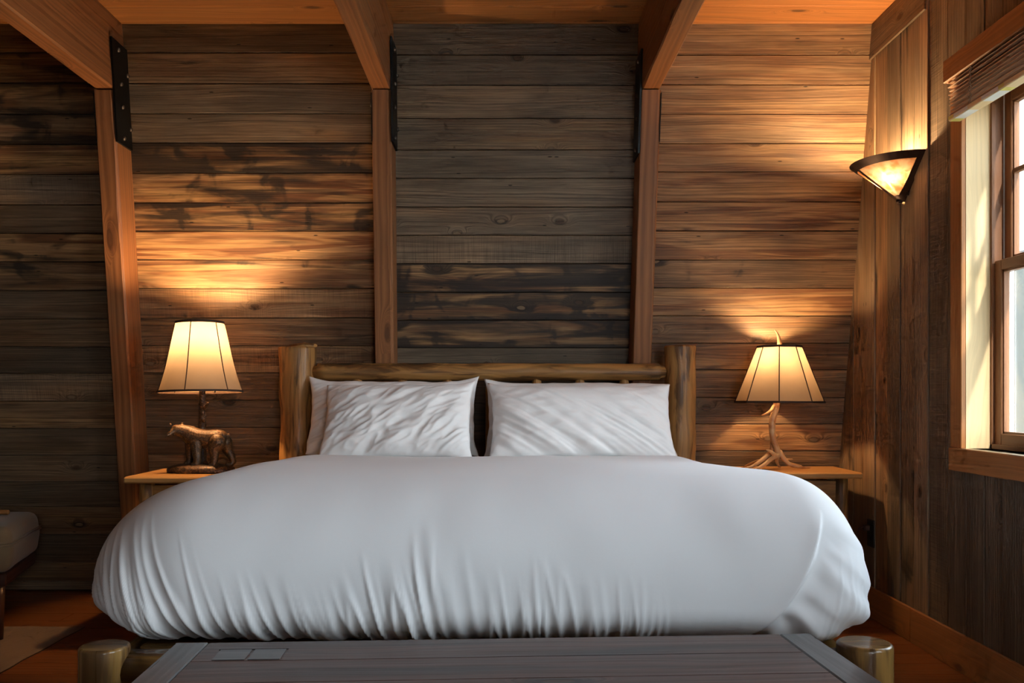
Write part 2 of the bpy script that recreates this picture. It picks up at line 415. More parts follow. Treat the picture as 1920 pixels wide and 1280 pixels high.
def voxel(o, size, smooth=6, fac=.5):
    """bake a voxel union with smoothing into the mesh"""
    r = o.modifiers.new('r', 'REMESH'); r.mode = 'VOXEL'; r.voxel_size = size
    if smooth: sm = o.modifiers.new('s', 'SMOOTH'); sm.iterations = smooth; sm.factor = fac
    dg = bpy.context.evaluated_depsgraph_get(); dg.update()
    me = bpy.data.meshes.new_from_object(o.evaluated_get(dg))
    o.modifiers.clear(); mats = list(o.data.materials); o.data = me
    if not me.materials:
        for m in mats: me.materials.append(m)
    me.polygons.foreach_set('use_smooth', [True]*len(me.polygons)); return o

# ------------------------------------------------------------------ camera
cam = bpy.data.cameras.new('camera'); co = bpy.data.objects.new('camera', cam); COL.objects.link(co)
co.location = (0, 0, H); co.rotation_euler = (PI/2, 0, 0)
cam.sensor_width = 36; cam.lens = F/1920*36; cam.shift_x = (960-VX)/1920; cam.shift_y = (VY-640)/1920; cam.clip_start = .05
SC.camera = co

# ------------------------------------------------------------------ room
XR = 1.847; CE = 2.979; XL = -4.2; YB = -2.4
W0, W1 = 5.09, .212                         # the back wall leans in: depth = W0 - W1*z
def DW(z): return W0-W1*z
def zwall(y): return (H*F+(VY-y)*W0)/(F+W1*(VY-y))
LEAN = math.atan(W1)
# wall frame: local x = world x, local y = into the wall, local z = up along the slope
MWALL = Matrix.Translation((0, W0, 0)) @ Matrix.Rotation(LEAN, 4, 'X')
KS = 1/math.cos(LEAN)

m = MB(); x0 = XL
m = MB()
y = YB
while y < 5.3:
    w = .142
    # each course is made of a few boards end to end
    xs = [XL-.1, -2.6+random.uniform(-.6, .6), -.2+random.uniform(-.7, .7), XR+.1]
    for a, b in zip(xs, xs[1:]): m.box((a+.0006, y+.0006, -.03), (b-.0006, y+w-.0006, 0), 0, ch=.001)
    y += w
struct(m.build('floor', M_FLOOR))

m = MB(); y = YB; k = 0
while y < 4.6:
    w = .19; m.box((XL-.1, y+.001, CE), (XR+.12, y+w-.001, CE+.03), 0, ch=.002); y += w
m.box((XL-.1, YB, CE+.03), (XR+.12, 4.9, CE+.05), 0)
struct(m.build('ceiling', M_CEIL))

SEG = [
 (XL-.05, -2.0, [43, 99, 156, 214, 271, 327, 384, 437, 491, 545, 598, 650, 700, 752, 803, 853, 903, 949],
  [(.55, .6, .35, 0), (.7, .75, .45, 0), (.8, .9, .7, 0), (.6, .9, .75, 0), (.9, 1.1, .6, 0), (.05, 1.15, .0, .5), (.3, .8, .15, 0), (.9, 1.1, .5, 0),
   (.6, .9, .55, 0), (.3, .65, .15, 0), (.35, .65, .15, 0), (.15, .5, .35, 0), (.25, 1.0, .1, 1), (.6, .8, .3, 0), (.15, .65, .15, 0), (.15, .8, .15, 0), (.1, .7, .1, 0)]),
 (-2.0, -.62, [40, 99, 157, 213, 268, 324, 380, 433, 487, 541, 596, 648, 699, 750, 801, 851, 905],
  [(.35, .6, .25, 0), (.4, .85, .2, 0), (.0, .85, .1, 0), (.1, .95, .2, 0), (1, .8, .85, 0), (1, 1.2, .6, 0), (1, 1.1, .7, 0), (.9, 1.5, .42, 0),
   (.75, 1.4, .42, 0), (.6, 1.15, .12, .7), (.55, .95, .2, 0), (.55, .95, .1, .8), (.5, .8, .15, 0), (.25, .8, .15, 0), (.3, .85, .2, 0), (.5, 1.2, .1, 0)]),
 (-.62, .71, [43, 103, 160, 222, 281, 334, 388, 441, 494, 548, 600, 652, 704, 756, 808, 860],
  [(.05, .8, .2, 0), (.05, .8, .2, 0), (.15, 1.15, .15, 0), (.2, 1.05, .12, 0), (.0, 1.1, .1, 0), (.05, 1.15, .2, 0), (.12, 1.0, .1, 0), (.05, 1.05, 0, 1),
   (.75, 1.05, .8, 0), (.7, .95, .82, 0), (.65, .95, .78, 0), (-.1, .75, .12, 0), (-.1, .6, .12, 0), (-.1, .5, .1, 0), (0, .5, .1, 0)]),
 (.71, XR+.2, [46, 103, 159, 214, 269, 322, 378, 433, 487, 540, 592, 643, 693, 745, 795, 845, 900],
  [(.45, .9, .15, 0), (.45, 1.0, .1, 0), (.35, 1.05, .2, 0), (.4, 1.1, .15, 0), (.45, 1.0, .15, 0), (.8, .95, .15, 0), (.85, .85, .25, 0), (.65, .95, .15, 0),
   (.4, .75, .45, 0), (.7, 1.15, .12, 0), (.45, .95, .15, 0), (.65, .75, .3, 0), (.5, .85, .15, 0), (.3, .75, .15, 0), (.55, 1.25, .1, 0), (.35, 1.0, .4, 0)]),
]
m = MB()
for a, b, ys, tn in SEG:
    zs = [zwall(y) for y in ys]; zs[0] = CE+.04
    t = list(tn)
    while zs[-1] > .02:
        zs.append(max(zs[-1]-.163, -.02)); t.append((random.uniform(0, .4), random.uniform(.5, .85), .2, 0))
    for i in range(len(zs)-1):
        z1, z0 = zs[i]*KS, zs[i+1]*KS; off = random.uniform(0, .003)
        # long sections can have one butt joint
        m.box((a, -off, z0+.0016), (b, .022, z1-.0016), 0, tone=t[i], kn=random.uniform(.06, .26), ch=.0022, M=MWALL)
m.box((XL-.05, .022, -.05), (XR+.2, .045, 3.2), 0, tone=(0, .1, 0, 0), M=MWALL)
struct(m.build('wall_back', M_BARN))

# right wall: upright boards of uneven thickness, cut around the window
WY0, WY1, WZ0, WZ1 = 2.47, 3.57, .905, 2.33        # window opening (depth range, height range)
V0, V1 = -.4, 1.5                                   # second window, beside the camera
def Dx(px): return 3079/(px-950)
ds = [5.3, 5.14, 5.0, 4.87, 4.73, Dx(1620.5), Dx(1641), Dx(1664.7), Dx(1689), Dx(1716), Dx(1742), Dx(1777), Dx(1810), Dx(1846), Dx(1880)]
tn = [(.3, .8, .2, 0), (.3, .8, .2, 0), (.35, .9, .2, 0), (.4, 1.0, .3, 0), (.45, 1.1, .15, 0), (.4, 1.15, .12, 0), (.65, 1.15, .25, 0), (.2, .8, .3, 0), (.35, 1.0, .45, 0), (.3, 1.25, .15, 0), (.05, .85, .2, 1), (.0, .75, .35, 0), (.0, .75, .3, 0), (.2, .8, .1, 0)]
while ds[-1] > YB+.1: ds.append(ds[-1]-random.uniform(.125, .155)); tn.append((random.uniform(-.1, .3), random.uniform(.6, .9), random.uniform(.1, .4), 0))
ds[-1] = YB
thick = {4: .0, 5: .004, 6: -.002, 7: .004, 8: .0, 9: .006, 10: -.001, 11: .0}
m = MB()
for i in range(len(ds)-1):
    d1, d0 = ds[i], ds[i+1]; th = thick.get(i, random.uniform(-.002, .004))
    tn[i] = (tn[i][0]-.22,)+tuple(tn[i][1:])
    spans = [(0, CE+.03)]
    for (q0, q1) in ((WY0, WY1), (V0, V1)):
        if d0 < q1 and d1 > q0:
            if d1 > q1+.005 or d0 < q0-.005:       # board crosses the edge of the opening: split lengthwise
                e = q1 if d1 > q1 else q0
                parts = [(d0, min(d1, q1) if d1 > q1 else d1), ]
                if d1 > q1: outer = (q1, d1); inner = (d0, q1)
                else: outer = (d0, q0); inner = (q0, d1)
                sd = random.random()*50
                m.box((XR-th, outer[0], 0), (XR+.02, outer[1]-.0015, CE+.03), 2, tone=tn[i], kn=.4, ch=.002, seed=sd)
                d0, d1 = inner
            spans = [(0, WZ0), (WZ1, CE+.03)]
    sd = random.random()*50; kn = random.uniform(.06, .25)
    for (a, b) in spans: m.box((XR-th, d0+.0015, a), (XR+.02, d1-.0015, b), 2, tone=tn[i], kn=kn, ch=.002, seed=sd)
bk = (0, .1, 0, 0)
for (a, b, c, d) in ((WY1, 5.35, 0, CE+.03), (V1, WY0, 0, CE+.03), (YB, V0, 0, CE+.03), (WY0, WY1, 0, WZ0), (WY0, WY1, WZ1, CE+.03), (V0, V1, 0, WZ0), (V0, V1, WZ1, CE+.03)):
    m.box((XR+.02, a, c), (XR+.11, b, d), 2, tone=bk)
struct(m.build('wall_right', M_BARN))

# walls behind the camera and to the left, out of view
m = MB(); z = 0
while z < CE:
    m.box((XL-.05, YB, z+.001), (XL, 5.3, min(z+.17, CE+.03)-.001), 1, tone=(.3, .85, .2, 0), ch=.002); z += .17
struct(m.build('wall_left', M_BARN))
RW = (.5, 1.7, .8, 2.4)                          # glazed opening behind the camera
m = MB(); z = 0
while z < CE:
    z1 = min(z+.17, CE+.03)
    if z1 <= RW[2] or z >= RW[3]: sp = [(XL-.05, XR+.1)]
    else: sp = [(XL-.05, RW[0]), (RW[1], XR+.1)]
    for a, b in sp: m.box((a, YB-.05, z+.001), (b, YB, z1-.001), 0, tone=(.3, .85, .2, 0), ch=.002)
    z += .17
struct(m.build('wall_front', M_BARN))

# baseboards and trim
m = MB()
jd = 3079*1.0/(1714-950)*1.0
for a, b in ((jd+.001, 5.1), (.9, jd-.001), (YB, .898)): m.box((XR-.019, a, 0), (XR-.004, b, .155), 1, ch=.002)
struct(m.build('baseboard_right', M_TRIM))
m = MB(); m.box((XL, -.014, .012), (XR-.02, -.002, .062), 0, tone=(-.1, 1.0, .2, 0), ch=.002, M=MWALL)
struct(m.build('baseboard_back', M_BARN))
m = MB(); m.box((XR-.016, 3.90, 2.81), (XR-.004, 4.53, CE-.002), 1, tone=(.05, .75, .25, .6), ch=.003)
struct(m.build('trim_1', M_BARN))

# ------------------------------------------------------------------ window on the right
win = bpy.data.objects.new('window_1', None); COL.objects.link(win); win.location = (XR, 3.0, .9); struct(win)
m = MB(); m.box((XR-.022, WY1, WZ0), (XR-.003, WY1+.088, WZ1+.1), 2, ch=.002); m.build('side_casing', M_TRIM, win)
m = MB(); m.box((XR-.022, WY0-.088, WZ0), (XR-.003, WY0, WZ1+.1), 2, ch=.002); m.build('side_casing', M_TRIM, win)
m = MB(); m.box((XR-.022, WY0, WZ1), (XR-.003, WY1, WZ1+.1), 1, ch=.002); m.build('head_casing', M_TRIM, win)
m = MB(); m.box((XR-.030, WY0-.11, .812), (XR-.003, WY1+.088, .904), 1, ch=.003); m.build('apron', M_TRIM, win)
jx = XR+.095
m = MB()
m.box((XR-.003, WY1-.001, WZ0), (jx, WY1+.016, WZ1), 2); m.box((XR-.003, WY0-.016, WZ0), (jx, WY0+.001, WZ1), 2)
m.box((XR-.003, WY0, WZ1-.001), (jx, WY1, WZ1+.016), 1); m.box((XR-.02, WY0, WZ0-.02), (jx, WY1, WZ0), 1)
m.build('jamb_lining', M_JAMB, win)
for nm_, mt_, lay in (('frame', M_SASH, ((jx-.001, jx+.016, .012), (jx+.016, jx+.05, .006))), ('outer_frame', M_WHITE, ((jx+.05, jx+.094, .004),))):
  m = MB()
  for (xa, xb, t) in lay:
    m.box((xa, WY1-t, WZ0), (xb, WY1+.03, WZ1), 2, ch=.001); m.box((xa, WY0-.03, WZ0), (xb, WY0+t, WZ1), 2, ch=.001)
    m.box((xa, WY0, WZ1-t), (xb, WY1, WZ1+.03), 1, ch=.001); m.box((xa, WY0, WZ0-.03), (xb, WY1, WZ0+t+.006), 1, ch=.001)
  m.build(nm_, mt_, win)
def sash(name, x0, x1, za, zb, munt):
    st = .048
    ya, yb = WY0+.008, WY1-.008
    m = MB(); m.box((x0, yb-st, za), (x1, yb, zb), 2, ch=.003); m.box((x0, ya, za), (x1, ya+st, zb), 2, ch=.003)
    m.box((x0, ya+st, za), (x1, yb-st, za+.05), 1, ch=.003); m.box((x0, ya+st, zb-.042), (x1, yb-st, zb), 1, ch=.003)
    # inner stop bead
    m.box((x0+.008, yb-st-.008, za+.05), (x1-.006, yb-st, zb-.042), 2); m.box((x0+.008, ya+st, za+.05), (x1-.006, ya+st+.008, zb-.042), 2)
    m.box((x0+.008, ya+st, za+.05), (x1-.006, yb-st, za+.058), 1); m.box((x0+.008, ya+st, zb-.05), (x1-.006, yb-st, zb-.042), 1)
    s = m.build(name, M_SASH, win)
    xm = (x0+x1)/2
    m = MB(); m.box((xm-.002, ya+st, za+.05), (xm+.002, yb-st, zb-.042), 1); m.build('pane', M_GLASS, s)
    for zz in munt:
        m = MB(); m.box((x0+.006, ya+st, zz-.009), (x1-.006, yb-st, zz+.009), 1, ch=.002); m.build('muntin', M_SASH, s)
    if munt:
        for q in (1/3, 2/3):
            yy = lerp(ya+st, yb-st, q); m = MB(); m.box((x0+.006, yy-.009, za+.05), (x1-.006, yy+.009, zb-.042), 2, ch=.002); m.build('muntin', M_SASH, s)
    return s
sash('lower_sash', jx+.012, jx+.047, WZ0+.012, 1.655, [])
sash('upper_sash', jx+.052, jx+.087, 1.615, WZ1-.005, [2.005])

# the other windows of the room (behind and beside the camera)
def simple_window(name, axis, lo, hi, at, nx, nz_):
    w = bpy.data.objects.new(name, None); COL.objects.link(w); struct(w)
    a0, a1, z0, z1 = lo, hi, RW[2] if axis == 0 else WZ0, RW[3] if axis == 0 else WZ1
    def bx(m, u0, u1, w0, w1, t=.03):
        if axis == 0: m.box((u0, at-t, w0), (u1, at+t, w1), 0 if u1-u0 > w1-w0 else 2, ch=.002)
        else: m.box((at-t, u0, w0), (at+t, u1, w1), 1 if u1-u0 > w1-w0 else 2, ch=.002)
    m = MB()
    bx(m, a0, a1, z0-.001, z0+.05); bx(m, a0, a1, z1-.05, z1); bx(m, a0, a0+.05, z0, z1); bx(m, a1-.05, a1, z0, z1)
    m.build('frame', M_SASH, w)
    for i in range(1, nx):
        q = lerp(a0, a1, i/nx); m = MB(); bx(m, q-.02, q+.02, z0+.05, z1-.05, .025); m.build('mullion', M_SASH, w)
    m = MB(); bx(m, a0+.05, a1-.05, z0+.05, z1-.05, .002); m.build('pane', M_GLASS, w)
    return w
simple_window('window_2', 1, V0, V1, XR+.07, 2, 2)
simple_window('window_3', 0, RW[0], RW[1], YB-.02, 3, 2)

# outdoors: ground and the pale siding of the neighbouring building
m = MB(); m.box((-30, -30, -.6), (40, 40, -.5), 0); struct(m.build('ground', M_GROUND))
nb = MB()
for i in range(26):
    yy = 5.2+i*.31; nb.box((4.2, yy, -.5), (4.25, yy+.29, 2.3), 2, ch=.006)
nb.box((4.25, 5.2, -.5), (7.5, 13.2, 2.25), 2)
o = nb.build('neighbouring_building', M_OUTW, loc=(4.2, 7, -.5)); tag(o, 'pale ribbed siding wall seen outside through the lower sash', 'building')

# ------------------------------------------------------------------ timber posts, beams, steel brackets
PW = .095; PD = .18; ZJ = 2.622
def xpost(k, z):
    (xt, zt), (xb, zb) = POSTX[k]; return xt+(xb-xt)*(zt-z)/(zt-zb)
POSTX = [((-2.024, 2.62), (-2.088, .515)), ((-.663, 2.62), (-.686, 1.287)), ((.662, 2.62), (.660, 1.287))]
PLAB = ['orange fir wall post behind the bear lamp and left nightstand', 'orange fir wall post rising behind the left half of the headboard', 'orange fir wall post rising behind the right half of the headboard']
BLAB = ['ceiling beam crossing the upper left corner of the photo', 'ceiling beam meeting the post left of the bed centre', 'ceiling beam meeting the post right of the bed centre, knot under its end']
for k in range(3):
    t = thing('timber_post', PLAB[k], 'post', (xpost(k, 0)+PW/2, W0-PD/2, 0), 'wall posts')
    m = MB(); NR = 46; so = random.random()*50
    # hand-hewn post with a waney right corner
    prev = None
    for i in range(NR+1):
        z = (ZJ-.008)*i/NR; xl = xpost(k, z); wv = .004*nz(z*3.1, k*9, 2)+.003*nz(z*9, k*7)
        wane = .005+.010*clamp(.5+nz(z*1.7, k*5+3)) if k < 2 else .006
        yb, yf = DW(z)-.001, DW(z)-PD
        pr = [(xl, yb), (xl, yf+.004), (xl+.004, yf), (xl+PW-wane+wv, yf), (xl+PW, yf+wane*1.2), (xl+PW, yb)]
        ids = []
        for (a, b) in pr: ids.append(len(m.v)); m.v.append(Vector((a, b, z)))
        if prev:
            vv = 0
            for j in range(5):
                w_ = (Vector(pr[j+1])-Vector(pr[j])).length
                z0 = (ZJ-.008)*(i-1)/NR
                m.face([prev[j], prev[j+1], ids[j+1], ids[j]], [(so+z0, vv), (so+z0, vv+w_), (so+z, vv+w_), (so+z, vv)], smooth=False)
                vv += w_
        else: m.face(ids, [(so+p[0], p[1]) for p in pr])
        prev = ids
    m.face(prev[::-1])
    m.build('post', M_FIR, t)
    # black plates with bolts on both cheeks
    sides = [(1, 2.375, 2.855), (-1, 2.375, 2.60)] if k < 2 else [(-1, 2.32, 2.80), (1, 2.375, 2.60)]
    for sg, za, zb in sides:
        xa = xpost(k, za)+(PW if sg > 0 else 0); xb = xpost(k, zb)+(PW if sg > 0 else 0)
        m = MB(); T = (.010 if zb > 2.7 else .003)*sg
        c8 = []
        for (z, x) in ((za, xa), (zb, xb)):
            f, b = DW(z)-PD-.002, DW(z)-.006
            for (p, q) in ((x, f), (x+T, f), (x+T, b), (x, b)): c8.append(len(m.v)); m.v.append(Vector((p, q, z)))
        for f_ in ((0, 1, 5, 4), (1, 2, 6, 5), (2, 3, 7, 6), (3, 0, 4, 7), (3, 2, 1, 0), (4, 5, 6, 7)): m.face([c8[i] for i in (f_ if sg > 0 else f_[::-1])])
        br = m.build('bracket', M_STEEL, t)
        if zb > 2.7:
            for q, dd in ((.08, .35), (.26, .88), (.40, .40), (.62, .42), (.79, .90), (.93, .40)):
                z = lerp(zb, za, q); x = lerp(xb, xa, q)+T; yy = DW(z)-PD+PD*dd
                m = MB(); m.tube([(x-.001*sg, yy, z), (x+.009*sg, yy, z)], [.012, .009], 8); m.build('bolt', M_BOLT, br)
        else:
            for q, dd in ((.2, .2), (.75, .3)):
                z = lerp(zb, za, q); x = lerp(xb, xa, q)+T; yy = DW(z)-PD+PD*dd
                m = MB(); m.tube([(x-.001*sg, yy, z), (x+.009*sg, yy, z)], [.012, .009], 8); m.build('bolt', M_BOLT, br)
    # beam
    xb = xpost(k, 2.62)
    m = MB(); so = random.random()*50; prev = None; NB = 80
    for i in range(NB+1):
        y = lerp(YB, DW(2.8)-.04 if 0 else 4.40, i/NB)
        w1 = .003*nz(y*2.2, k*4)+.002*nz(y*8, k); w2 = .003*nz(y*2.0, k*4+9)
        cw = .006+(.01*clamp(nz(y*1.5, k*3+1)) if k else .002)
        pr = [(xb+w1, CE-.001), (xb+w1, ZJ+cw), (xb+w1+cw, ZJ+w2*.5), (xb+PW-cw, ZJ+w2*.5), (xb+PW+w2, ZJ+cw), (xb+PW+w2, CE-.001)]
        ids = []
        for (a, z) in pr: 
            yy = y
            if i == NB: yy = DW(z)-.002
            ids.append(len(m.v)); m.v.append(Vector((a, yy, z)))
        if prev:
            vv = 0; y0 = lerp(YB, 4.40, (i-1)/NB)
            for j in range(5):
                w_ = (Vector(pr[j+1])-Vector(pr[j])).length
                m.face([prev[j], ids[j], ids[j+1], prev[j+1]], [(so+y0, vv), (so+y, vv), (so+y, vv+w_), (so+y0, vv+w_)]); vv += w_
        prev = ids
        if i == 0: m.face(ids, [(so+p[0], p[1]) for p in pr])
    m.face(prev[::-1], [(so+p[0], p[1]) for p in pr])
    b = m.build('ceiling_beam', M_FIR, loc=(xb+PW/2, 1.0, ZJ)); tag(b, ('orange fir '+BLAB[k]), 'beam', 'ceiling beams')

# ------------------------------------------------------------------ bed
def logpts(a, b, n): a = Vector(a); b = Vector(b); return [a.lerp(b, i/n) for i in range(n+1)]
BX = -.09
bed = thing('log_bed', 'large peeled-log bed with slatted headboard under the white duvet', 'bed', (BX, 3.5, 0))
HL, HR, HD = -1.084, .897, 4.60
n = 26
m = MB(); m.tube(logpts((HL, HD, 0), (HL+.004, HD, 1.367), n), [.088+.006*nz(i*.4, 1)+(.006 if i > 20 else 0) for i in range(n+1)], 28, rough=.10, round_cap=.010); m.build('headboard_post', M_LOG, bed)
m = MB(); m.tube([(HL-.02, HD-.02, 1.362), (HL+.05, HD-.03, 1.371), (HL+.105, HD-.05, 1.372)], [.02, .018, .008], 8, rough=.4, flat=2.2); m.build('bark_sliver', M_LOG, bed)
m = MB(); m.tube(logpts((HR, HD, 0), (HR, HD, 1.375), n), [.080+.004*nz(i*.5, 7) for i in range(n+1)], 28, rough=.07, round_cap=.012); m.build('headboard_post', M_LOG, bed)
m = MB(); m.tube([(HL+.06, HD, 1.238), (HL+.105, HD, 1.238)]+logpts((HL+.11, HD, 1.238), (HR-.11, HD, 1.238), 34)+[(HR-.10, HD, 1.238), (HR-.06, HD, 1.238)],
            [.030, .032]+[.045+.003*nz(i*.3, 4) for i in range(35)]+[.034, .028], 20, rough=.08); m.build('top_rail', M_LOG, bed)
m = MB(); m.tube(logpts((HL+.06, HD, .50), (HR-.06, HD, .50), 16), .045, 16, rough=.08); m.build('bottom_rail', M_LOG, bed)
for px in (670.6, 754.7, 839, 920.5, 1005.8, 1087, 1170):
    x = (px-VX)*HD/F; m = MB()
    m.tube([(x, HD, .52), (x, HD, .58)]+logpts((x, HD, .62), (x, HD, 1.165), 8)+[(x, HD, 1.19), (x, HD, 1.21)], [.02, .026]+[.028]*9+[.024, .018], 14, rough=.08); m.build('spindle', M_LOG, bed)
FY = 2.34
m = MB(); m.tube(logpts((-1.058, FY, 0), (-1.058, FY, .462), 12), .064, 36, rough=.025, round_cap=.008); m.build('foot_post', M_LOGP, bed)
m = MB(); m.tube(logpts((.943, FY, 0), (.943, FY, .470), 12), .071, 36, rough=.025, round_cap=.010); m.build('foot_post', M_LOGP, bed)
m = MB(); m.tube(logpts((-1.01, FY+.02, .392), (.89, FY+.02, .395), 24), .052, 20, rough=.05); m.build('foot_rail', M_LOGP, bed)
for x in (-1.07, .93):
    m = MB(); m.tube(logpts((x, FY+.05, .36), (x, HD-.06, .36), 20), .05, 16, rough=.05); m.build('side_rail', M_LOGP, bed)
m = MB()
for i in range(12): yy = 2.5+i*.165; m.box((-1.03, yy, .395), (.89, yy+.1, .414), 0)
m.build('slat_base', M_LOGP, bed)

def duvet():
    hx, hy, hz = 1.165, .98, .235
    cx, cy, cz = -.093, 2.40+hy, .390+hz
    rx, ry, rz = .43, .40, .30; rzb = .155; rr = .22
    nx, ny, nz_ = 430, 200, 110
    verts = []; idx = {}; faces = []
    def vid(i, j, k):
        key = (i, j, k)
        if key not in idx:
            idx[key] = len(verts); verts.append((2*i/nx-1, 2*j/ny-1, 2*k/nz_-1))
        return idx[key]
    for i in range(nx):
        for j in range(ny):
            faces.append((vid(i, j, nz_), vid(i+1, j, nz_), vid(i+1, j+1, nz_), vid(i, j+1, nz_)))
        for k in range(nz_):
            faces.append((vid(i, 0, k), vid(i+1, 0, k), vid(i+1, 0, k+1), vid(i, 0, k+1)))
            faces.append((vid(i, ny, k+1), vid(i+1, ny, k+1), vid(i+1, ny, k), vid(i, ny, k)))
    for j in range(ny):
        for k in range(nz_):
            faces.append((vid(0, j, k+1), vid(0, j+1, k+1), vid(0, j+1, k), vid(0, j, k)))
            faces.append((vid(nx, j, k), vid(nx, j+1, k), vid(nx, j+1, k+1), vid(nx, j, k+1)))
    h = (hx, hy, hz); r = (rx, ry, rz)
    out = []
    for (a, b, c) in verts:
        # stretch parameters so rounded parts get their share of points
        p = [a*hx, b*hy, c*hz]; q = []; cc = []
        RR = [rr if a > 0 else rx, ry, rz if c > 0.15 else rzb]
        for t in range(3):
            lo_, hi_ = (-h[t]+(rx if t == 0 else ry if t == 1 else rzb)), (h[t]-(rr if t == 0 else ry if t == 1 else rz))
            if t == 2: RR[2] = rz if p[2] > hi_ else rzb
            cl = max(lo_, min(hi_, p[t])); cc.append(cl); q.append((p[t]-cl)/RR[t])
        qa = [math.tan(abs(t)*PI/4)*(1 if t > 0 else -1) for t in q]
        e = 2.12; r = RR
        L = sum(abs(t)**e for t in qa)**(1/e)
        if L > 1e-9: qa = [t/L for t in qa]
        L2 = math.sqrt(sum((qa[t]/r[t])**2 for t in range(3)))
        nrm = Vector([math.copysign(abs(qa[t])**(e-1), qa[t])/r[t] if L > 1e-9 else 0 for t in range(3)])
        if nrm.length > 1e-9: nrm.normalize()
        P_ = Vector([cc[t]+qa[t]*r[t] for t in range(3)])
        x, y, z = P_.x+cx, P_.y+cy, P_.z+cz
        s = clamp((z-.390)/.47)                    # 0 bottom .. 1 top
        fy = clamp((y-2.41)/1.9)                   # 0 foot .. 1 head
        # the filling is plumper at the foot, flatter toward the pillows
        top = sstep(.35, 1, s)
        z += top*(.012*math.exp(-((y-2.85)/.5)**2)-.014*sstep(3.3, 4.2, y)+.012*nz(x*1.6, y*1.5, 3)*sstep(0, .4, nrm.z))
        z -= top*.085*sstep(.70, 1.04, abs(x-cx)/1.165)*sstep(2.8, 3.5, y)*max(nrm.z, 0)
        # narrower toward the head on the right, wider low bulge at right foot corner
        if x > .6: x -= .05*sstep(3.2, 4.2, y)*sstep(.6, 1, x)
        # gathers on the lower front and sides, tucked under the mattress
        st_ = .92-.42*clamp(.5+1.1*nz(x*2.6, 3.3, 8))-.12*clamp(.5+nz(x*9, 1.3, 2)); low = sstep(st_, st_-.6, s)
        fr = clamp(-nrm.y*1.4); sd = clamp(abs(nrm.x)*1.2)
        sh = .55*clamp(-(x-.1), -1, 1.0)+.2
        xs = x-sh*(.80-z)*(.6 if x < .1 else .9)
        g = 0.0
        f1 = nz(xs*9.0, z*1.2, 5.0); f2 = nz(xs*21.0, z*2.0, 11.0); f3 = nz(xs*44.0, z*2.6, 17.0)
        rid = lambda t: (1-min(1, abs(t)*3.0))**1.5
        dens = .45+.55*clamp(.5+1.3*nz(x*1.4, 8.2, 1))+(.35 if x < -.2 else 0)
        calm = 1-.85*sstep(.42, .55, x)*sstep(.95, .8, x)
        g += fr*low*dens*calm*(.017*f1+.015*rid(f2)+.008*rid(f3)*sstep(.75, .2, s)*clamp(.5+f1*1.5))
        g += .0045*fr*nz(x*3, z*4, y*2)
        # soft crumpling half way up
        g += fr*(1-low)*.004*nz(x*7, z*5, 2)
        ys = y+.5*(z-.6)
        g += 0.0 if False else sd*(1-fr)*low*(.016*nz(ys*8, z*1.2, 31)+.010*rid(nz(ys*18, z*2, 37))*.6)
        # top: long very soft undulations
        g += clamp(nrm.z)*(.005*nz(x*2.2, y*2.6, 41)+.0022*nz(x*9, y*5, 43)*sstep(3.2, 4.1, y))
        # right corner: the side panel is folded over, leaving an overlapping edge
        if x > .5 and fr > 0:
            ex = lerp(.62, .905, sstep(.44, .78, z))+.0
            ex = .56+.33*math.sqrt(clamp((z-.42)/.36))
            d = x-ex
            ee = sstep(.80, .70, z)*fr
            g += ee*(-.026*sstep(-.004, .010, d)*math.exp(-(max(d, 0)/.11)**2)+.006*math.exp(-(d/.03)**2)*(1 if d < 0 else .0))
            if d > 0: g += .020*nz((x+z*1.1)*15, z*3-x*3, 51)*sstep(0, .08, d)*sstep(.84, .6, z)
        # bulge low on the right side
        if x > .7: g += .010*math.exp(-((z-.54)/.07)**2)*sstep(.7, 1.0, x)*sstep(3.2, 2.6, y)
        # seam ripple close to the underside
        g -= .012*sstep(.12, 0, s)*fr*abs(nz(xs*30, 3, 3))*2
        out.append((x+nrm.x*g, y+nrm.y*g, z+nrm.z*g))
    me = bpy.data.meshes.new('duvet'); me.from_pydata(out, [], faces); me.materials.append(M_DUVET)
    me.polygons.foreach_set('use_smooth', [True]*len(faces)); me.update()
    o = bpy.data.objects.new('duvet', me); me.transform(Matrix.Translation((-BX, -3.3, -.44))); o.location = (BX, 3.3, .44); COL.objects.link(o)
    return o
tag(duvet(), 'plump white cotton duvet covering the whole log bed', 'duvet')

